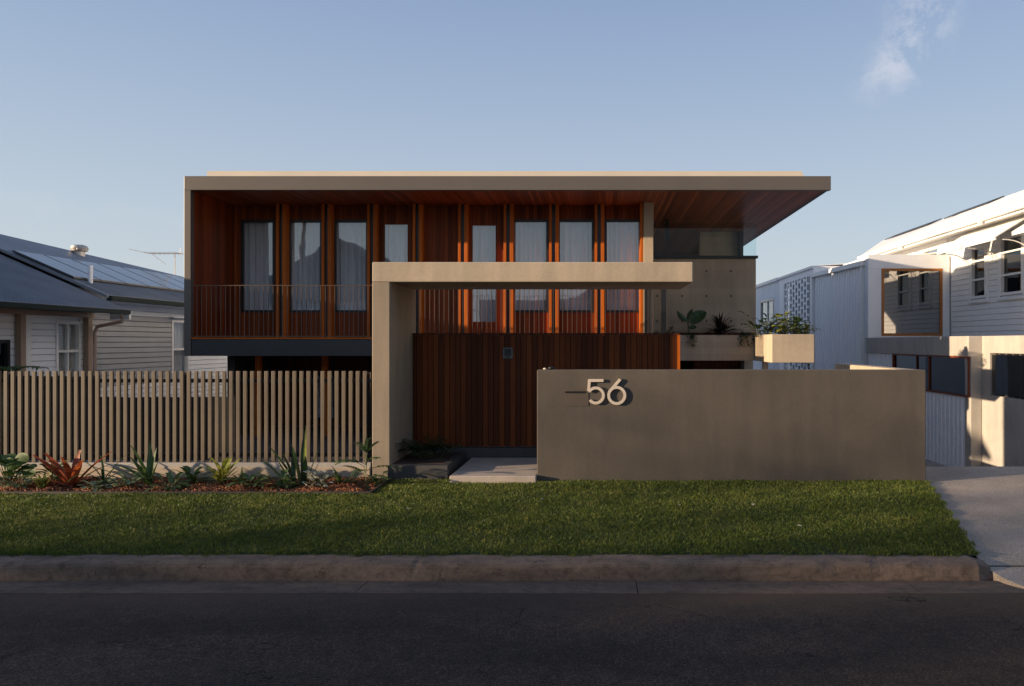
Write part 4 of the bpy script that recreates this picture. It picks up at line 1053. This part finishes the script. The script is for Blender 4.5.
# fern in the entry planter
p = thing('fern', (X(430, 11.0), 11.0, .48), 'dark green fern in the entry planter in front of the timber screen', 'fern'); b = p.location; mb = MB(); sm = MB(); r = random.Random(9)
for i in range(26): frond(mb, sm, (b.x + r.uniform(-.2, .2), b.y + r.uniform(-.1, .1), b.z), i * .7, r.uniform(.35, .6), r.uniform(.8, 1.35), 1.3, lw=.016, ll=.14)
fin(mb, 'leaves', M['leaf_dark'], p); fin(sm, 'stems', M['stem'], p)
# balcony planter plants
py_ = 16.05; zp = pz1 - .05
p = thing('elephant_ear', (X(688.5, py_), py_, zp), 'plant with one large dark paddle leaf in the long concrete planter', 'plant'); b = p.location; mb = MB(); sm = MB()
for hb, (ex, ez), an, ln, w in (((0, 0), (.05, .30), 1.0, .40, .135), ((0, 0), (-.03, .36), 2.75, .30, .055), ((0, 0), (-.0, .32), 1.65, .30, .05), ((0, 0), (.01, .2), .5, .16, .05)):
    sm.tube([b, (b.x + ex * .4, b.y, b.z + ez * .6), (b.x + ex, b.y - .02, b.z + ez)], .009, 6); paddle(mb, (b.x + ex, b.y - .02, b.z + ez), an, ln, w)
fin(mb, 'leaves', M['leaf_dark'], p); fin(sm, 'stems', M['stem'], p)
def trailing(name, px, label, seed, mat, n=26, drop=.28, spread=.2, y=15.72, pxw=0):
    x = X(px, y); p = thing(name, (x, y, zp + .02), label, 'plant'); r = random.Random(seed); mb = MB(); sm = MB()
    for i in range(6):
        tx = x + r.uniform(-spread, spread); dr = r.uniform(.1, drop)
        pts = [(x, y + .12, zp), ((x + tx) / 2, y + .04, zp + .10), (tx, y - .05, zp + .02), (tx + r.uniform(-.03, .03), y - .07, zp - dr)]
        sm.tube(pts, .003, 4)
        for k in range(n // 6 * 2):
            t = r.random() * 2.999; j = int(t); q = Vector(pts[j]).lerp(Vector(pts[j + 1]), t - j)
            broad(mb, q, r.uniform(-3.14, 0.2), .02, .07, .016, r.uniform(-.5, .8), .5)
    fin(mb, 'leaves', mat, p); fin(sm, 'stems', M['stem'], p)
trailing('trailing_vine', 691, 'dark trailing vine hanging over the planter edge below the paddle leaf', 11, M['leaf_dark'], 40, .25, .13)
trailing('trailing_vine', 747, 'bushy trailing green plant at the right end of the long planter', 12, M['leaf_dark'], 60, .2, .18)
tuft('leafy_plant', 671, 16.1, 'small dark leafy plant between the slit window and the paddle leaf plant', M['leaf_dark'], 16, .2, .02, (.5, 1.2), .7, z=zp, seed=13, br=True, stem=(.05, .2))
tuft('leafy_plant', 657, 16.1, 'small dark leafy plant between the two dark slits', M['leaf_dark'], 12, .2, .018, (.5, 1.2), .7, z=zp, seed=14, br=True, stem=(.05, .16))
p = tuft('dracaena', 720.5, 16.05, 'spiky dark purple leaved plant in the long planter', M['leaf_deep'], 84, .56, .024, (.35, 1.5), .8, z=zp + .06, seed=15)
p = thing('pink_flowers', (X(722, 15.8), 15.8, zp), 'clump of pink flowers on the planter edge below the spiky plant', 'flowers'); b = p.location; mb = MB(); sm = MB(); r = random.Random(4)
for i in range(16):
    q = (b.x + r.uniform(-.13, .12), b.y - .08 + r.uniform(-.05, .05), b.z + r.uniform(.0, .13)); sm.tube([b, q], .003, 4)
    for k in range(5): broad(mb, q, k * 1.257, .0, .025, .011, .4, .4, n=3)
fin(mb, 'petals', M['pink'], p); fin(sm, 'stems', M['stem'], p)
yb2 = 15.0
for px, lab, mat, n, l, w, sd, st2 in ((768, 'dark green leafy shrub at the left of the sunlit box planter', M['leaf_dark'], 34, .18, .04, 21, (.1, .42)), (783, 'yellow-green shrub, tallest in the sunlit box planter', M['leaf_yellow'], 80, .16, .045, 22, (.1, .46)),
                               (796, 'green and yellow shrub second from the right in the box planter', M['leaf_mid'], 60, .15, .04, 23, (.1, .38)), (805, 'low yellow-green plant at the right end of the box planter', M['leaf_yellow'], 40, .13, .03, 24, (.05, .28)),
                               (757, 'slender dark leafed plant at the corner between the two planters', M['leaf_dark'], 18, .22, .045, 25, (.15, .55))):
    x_ = min(X(px, yb2), bx1 - .2)
    tuft('planter_shrub', px, yb2, lab, mat, n, l, w, (.5, 1.5), .8, z=zp, seed=sd, br=True, stem=st2)
p = thing('trailing_vine', (X(812, 14.9), 15.3, 1.75), 'small dark vine under the right corner of the box planter', 'plant'); b = p.location; mb = MB(); sm = MB(); r = random.Random(31)
for i in range(22): broad(mb, (b.x + r.uniform(-.1, .14), b.y, b.z + r.uniform(-.12, .12)), r.uniform(0, 6.28), .01, .07, .02, r.uniform(-.5, .8), .4)
sm.tube([(b.x - .1, b.y, b.z - .15), (b.x, b.y, b.z), (b.x + .1, b.y, b.z + .14)], .004, 4)
fin(mb, 'leaves', M['leaf_dark'], p); fin(sm, 'stem', M['stem'], p)
# palm fronds behind fence far left
p = thing('cottage_palm', (X(4, 12.0), 12.0, .28), 'small green palm behind the far left of the slat fence', 'palm'); b = p.location; mb = MB(); sm = MB()
sm.tube([b, (b.x, b.y, 1.6)], .05, 8)
for i in range(10): frond(mb, sm, (b.x, b.y, 1.6), i * .63, .6, .9, 1.3, lw=.018, ll=.2)
fin(mb, 'leaves', M['leaf_mid'], p); fin(sm, 'trunk', M['stem'], p)
# fallen leaves on lawn
r = random.Random(8)
for i, (px, y) in enumerate(((679, 8.75), (797, 7.95), (541, 9.0), (754, 8.8), (406, 8.6))):
    mb = MB(); x = X(px, y); broad(mb, (x, y, lawn_z(y) + .045), r.uniform(0, 6), .0, .055, .018, .2, .3)
    o = mb.build('fallen_leaf', M['number'], None)
    tag(o, ['pale fallen leaf on the grass in front of the letter slot', 'pale fallen leaf on the grass near the kerb at right', 'tan fallen leaf on the grass just left of the number',
            'pale fallen leaf on the grass before the middle of the wall', 'tan fallen leaf on the grass left of the entry step'][i], 'leaf', 'fallen leaves on the lawn')

# ------------------------------------------------------------------ ACROSS THE STREET (behind the camera: reflections and shade)
def tree(name, x, y, h, r, label, seed, n=9000, cz=.6, leaf=.16, mat='leaf_mid'):
    t = thing(name, (x, y, .15), label, 'tree', 'street trees across the road'); mb = MB()
    mb.tube([(x, y, .15), (x + .1, y, h * .25), (x - .1, y + .1, h * .5), (x, y, h * .8)], r * .07, 10, r * .02)
    rr = np.random.default_rng(seed); cl = []
    for i in range(26):
        d = rr.normal(size=3); d /= np.linalg.norm(d); k = rr.uniform(.35, .85)
        cl.append((x + d[0] * r * k, y + d[1] * r * k, h * cz + d[2] * h * (1 - cz) * k * 1.0))
    cl = np.array(cl)
    for c in cl[:12]: mb.tube([(x, y, h * .3), tuple((np.array([x, y, h * .4]) + c) / 2), tuple(c)], r * .02, 5, r * .006)
    mb.build('trunk', M['bark'], t)
    idx = rr.integers(0, len(cl), n); P = cl[idx] + rr.normal(size=(n, 3)) * r * .17
    u = rr.normal(size=(n, 3)); u /= np.linalg.norm(u, axis=1)[:, None]; v = np.cross(u, rr.normal(size=(n, 3))); v /= np.linalg.norm(v, axis=1)[:, None]
    a = leaf; V = np.stack([P - u * a, P + v * a * .5, P + u * a, P - v * a * .5], 1).reshape(-1, 3) - np.array([x, y, .15])
    mesh_np('crown', V, np.arange(n * 4).reshape(n, 4), M[mat], t)
SHADE_TREES = [('street_tree', -62, -25, 16, 9, 'huge spreading street tree far down the opposite side', 1, 16000, .5, .42),
         ('street_tree', -72, -36, 17, 10, 'second huge street tree set back from the road', 2, 14000, .55, .42),
         ('street_tree', -60, -12.8, 13.2, 5.6, 'tall airy tree in front of the huge ones', 3, 2600, .6, .25),
         ('street_tree', -60, -14, 11.6, 7, 'dense low tree below the airy one', 4, 9000, .5, .3),
         ('street_tree', -59, -10.0, 9.6, 3.4, 'dense low tree nearest to the road', 5, 6000, .5, .3)]
for a in SHADE_TREES: tree(*a[:9], leaf=a[9])  # unseen trees added, crowns shaped to shade road, verge and front wall
tree('street_tree', 6, -9, 7.5, 2.6, 'small loose tree in the garden directly opposite', 6, 6000, .55, .16)
def opp(x0, x1, y0, y1, zw, zr_, label):
    h = thing('opposite_house', ((x0 + x1) / 2, y0, .15), label, 'house', 'houses across the road')
    box('wall', M['cream'], h, x0, x1, y1, y0, .15, zw)
    xm = (x0 + x1) / 2
    MB().prism([(x0 - .4, y0 + .5, zw - .1), (xm, y0 + .5, zr_), (x1 + .4, y0 + .5, zw - .1)], [(x0 - .4, y1, zw - .1), (xm, y1, zr_), (x1 + .4, y1, zw - .1)]).build('roof', M['tile'], h)
    for k in (.25, .7):
        xx = x0 + (x1 - x0) * k; box('window', M['black'], h, xx - .6, xx + .6, y0 + .001, y0 + .05, 1.2, 2.6)
opp(-19, -8.5, -8, -20, 4.4, 7.6, 'gabled house directly across the road'); opp(-3, 9, -9, -20, 3.6, 6.6, 'low gabled house across the road to the right')
opp(-34, -23, -8, -20, 3.6, 6.4, 'low gabled house across the road to the left')
pole = thing('power_pole', (-13.6, -3, .15), 'timber power pole with crossarm on the opposite verge', 'pole')
MB().tube([(-13.6, -3, .15), (-13.6, -3, 9)], .15, 10, .11).build('post', M['bark'], pole); box('crossarm', M['bark'], pole, -14.8, -12.4, -3.22, -3.11, 8.2, 8.35)

# ------------------------------------------------------------------ WORLD, SUN, CAMERA
world = bpy.data.worlds.new('World'); sc.world = world; world.use_nodes = True
nt = world.node_tree; bg = nt.nodes['Background']
sky = nt.nodes.new('ShaderNodeTexSky'); sky.sky_type = 'NISHITA'; sky.sun_disc = False
SKYK = 9.3; SUN_EL = 9.3; sdir = Vector((-.9563, -.2924, 0)); rot = math.atan2(sdir.x, sdir.y)
sky.sun_elevation = R(SUN_EL); sky.sun_rotation = rot % (2 * math.pi)
sky.air_density = 1.0; sky.dust_density = 1.2; sky.ozone_density = 1.5
tc = nt.nodes.new('ShaderNodeTexCoord'); mp = nt.nodes.new('ShaderNodeMapping')
nt.links.new(tc.outputs['Generated'], mp.inputs['Vector'])
def N_(t, **k):
    n = nt.nodes.new(t)
    for a, b in k.items(): setattr(n, a, b)
    return n
def M_(op, a, b=None):
    m = N_('ShaderNodeMath', operation=op)
    for i, v in enumerate((a, b)):
        if v is None: continue
        if isinstance(v, (int, float)): m.inputs[i].default_value = v
        else: nt.links.new(v, m.inputs[i])
    return m.outputs[0]
def blobmask(px, py, rx, ry, tilt):
    """soft elliptical patch of cirrus around one direction of the sky"""
    d = Vector(((px - CX) / F, 1, (CY - py) / F)).normalized()
    sub = N_('ShaderNodeVectorMath', operation='SUBTRACT'); nt.links.new(tc.outputs['Generated'], sub.inputs[0]); sub.inputs[1].default_value = d
    mpp = N_('ShaderNodeMapping'); mpp.vector_type = 'TEXTURE'; mpp.inputs['Rotation'].default_value = (0, R(tilt), 0)
    mpp.inputs['Scale'].default_value = (rx, .25, ry); nt.links.new(sub.outputs[0], mpp.inputs['Vector'])
    ln = N_('ShaderNodeVectorMath', operation='LENGTH'); nt.links.new(mpp.outputs[0], ln.inputs[0])
    return M_('MAXIMUM', M_('SUBTRACT', 1.0, ln.outputs['Value']), 0.0)
mp.inputs['Scale'].default_value = (1, 1, 1); mp.inputs['Rotation'].default_value = (0, R(25), 0)
nz = N_('ShaderNodeTexNoise'); nz.inputs['Scale'].default_value = 20; nz.inputs['Detail'].default_value = 9; nz.inputs['Roughness'].default_value = .7; nz.inputs['Distortion'].default_value = .35
nt.links.new(mp.outputs[0], nz.inputs['Vector'])
m1 = M_('ADD', blobmask(900, 62, .062, .045, -35), M_('ADD', blobmask(922, 8, .05, .05, 0), M_('MULTIPLY', blobmask(115, 214, .14, .02, 5), .22)))
cl = M_('MULTIPLY', m1, M_('MAXIMUM', M_('MULTIPLY', M_('SUBTRACT', nz.outputs['Fac'], .44), 5.0), 0.0))
cl = M_('MINIMUM', M_('MULTIPLY', cl, .36), .28)
mx = N_('ShaderNodeMix', data_type='RGBA'); sepw = N_('ShaderNodeSeparateXYZ'); nt.links.new(tc.outputs['Generated'], sepw.inputs[0])
rmp = N_('ShaderNodeValToRGB'); els = rmp.color_ramp.elements
while len(els) < 5: els.new(.5)
for e_, (p_, c_) in zip(els, ((0, (.50, .53, .56)), (.14, (.42, .485, .56)), (.30, (.305, .385, .52)), (.43, (.225, .305, .47)), (1, (.13, .19, .34)))):
    e_.position = p_; e_.color = (*c_, 1)
nt.links.new(sepw.outputs['Z'], rmp.inputs['Fac'])
g10 = N_('ShaderNodeMix', data_type='RGBA', blend_type='MULTIPLY'); g10.inputs[0].default_value = 1
nt.links.new(rmp.outputs['Color'], g10.inputs[6]); g10.inputs[7].default_value = (SKYK, SKYK, SKYK, 1)
smx = N_('ShaderNodeMix', data_type='RGBA'); smx.inputs[0].default_value = .82
nt.links.new(sky.outputs[0], smx.inputs[6]); nt.links.new(g10.outputs[2], smx.inputs[7])
nt.links.new(cl, mx.inputs[0]); nt.links.new(smx.outputs[2], mx.inputs[6])
mx.inputs[7].default_value = (7.5, 7.0, 6.9, 1)
nt.links.new(mx.outputs[2], bg.inputs['Color']); bg.inputs['Strength'].default_value = .080
sl_ = bpy.data.lights.new('sun', 'SUN'); sl_.energy = 5.0; sl_.angle = R(.6); sl_.color = (1, .76, .51)
so = bpy.data.objects.new('sun', sl_); col.objects.link(so)
dirv = -Vector((sdir.x * math.cos(R(SUN_EL)), sdir.y * math.cos(R(SUN_EL)), math.sin(R(SUN_EL))))
so.rotation_euler = dirv.to_track_quat('-Z', 'Y').to_euler(); so.location = (-20, -10, 20)
cam = bpy.data.cameras.new('camera'); co = bpy.data.objects.new('camera', cam); col.objects.link(co)
co.location = (0, 0, H); co.rotation_euler = (R(90), 0, 0)
cam.sensor_width = 36; cam.lens = F / 1024 * 36; cam.shift_x = -(CX - 512) / 1024; cam.shift_y = -(343 - CY) / 1024
cam.clip_end = 2000; sc.camera = co
sc.view_settings.view_transform = 'Standard'; sc.view_settings.look = 'None'; sc.view_settings.exposure = 0.85; sc.view_settings.gamma = 1
sc.cycles.use_denoising = True; sc.cycles.transparent_max_bounces = 16
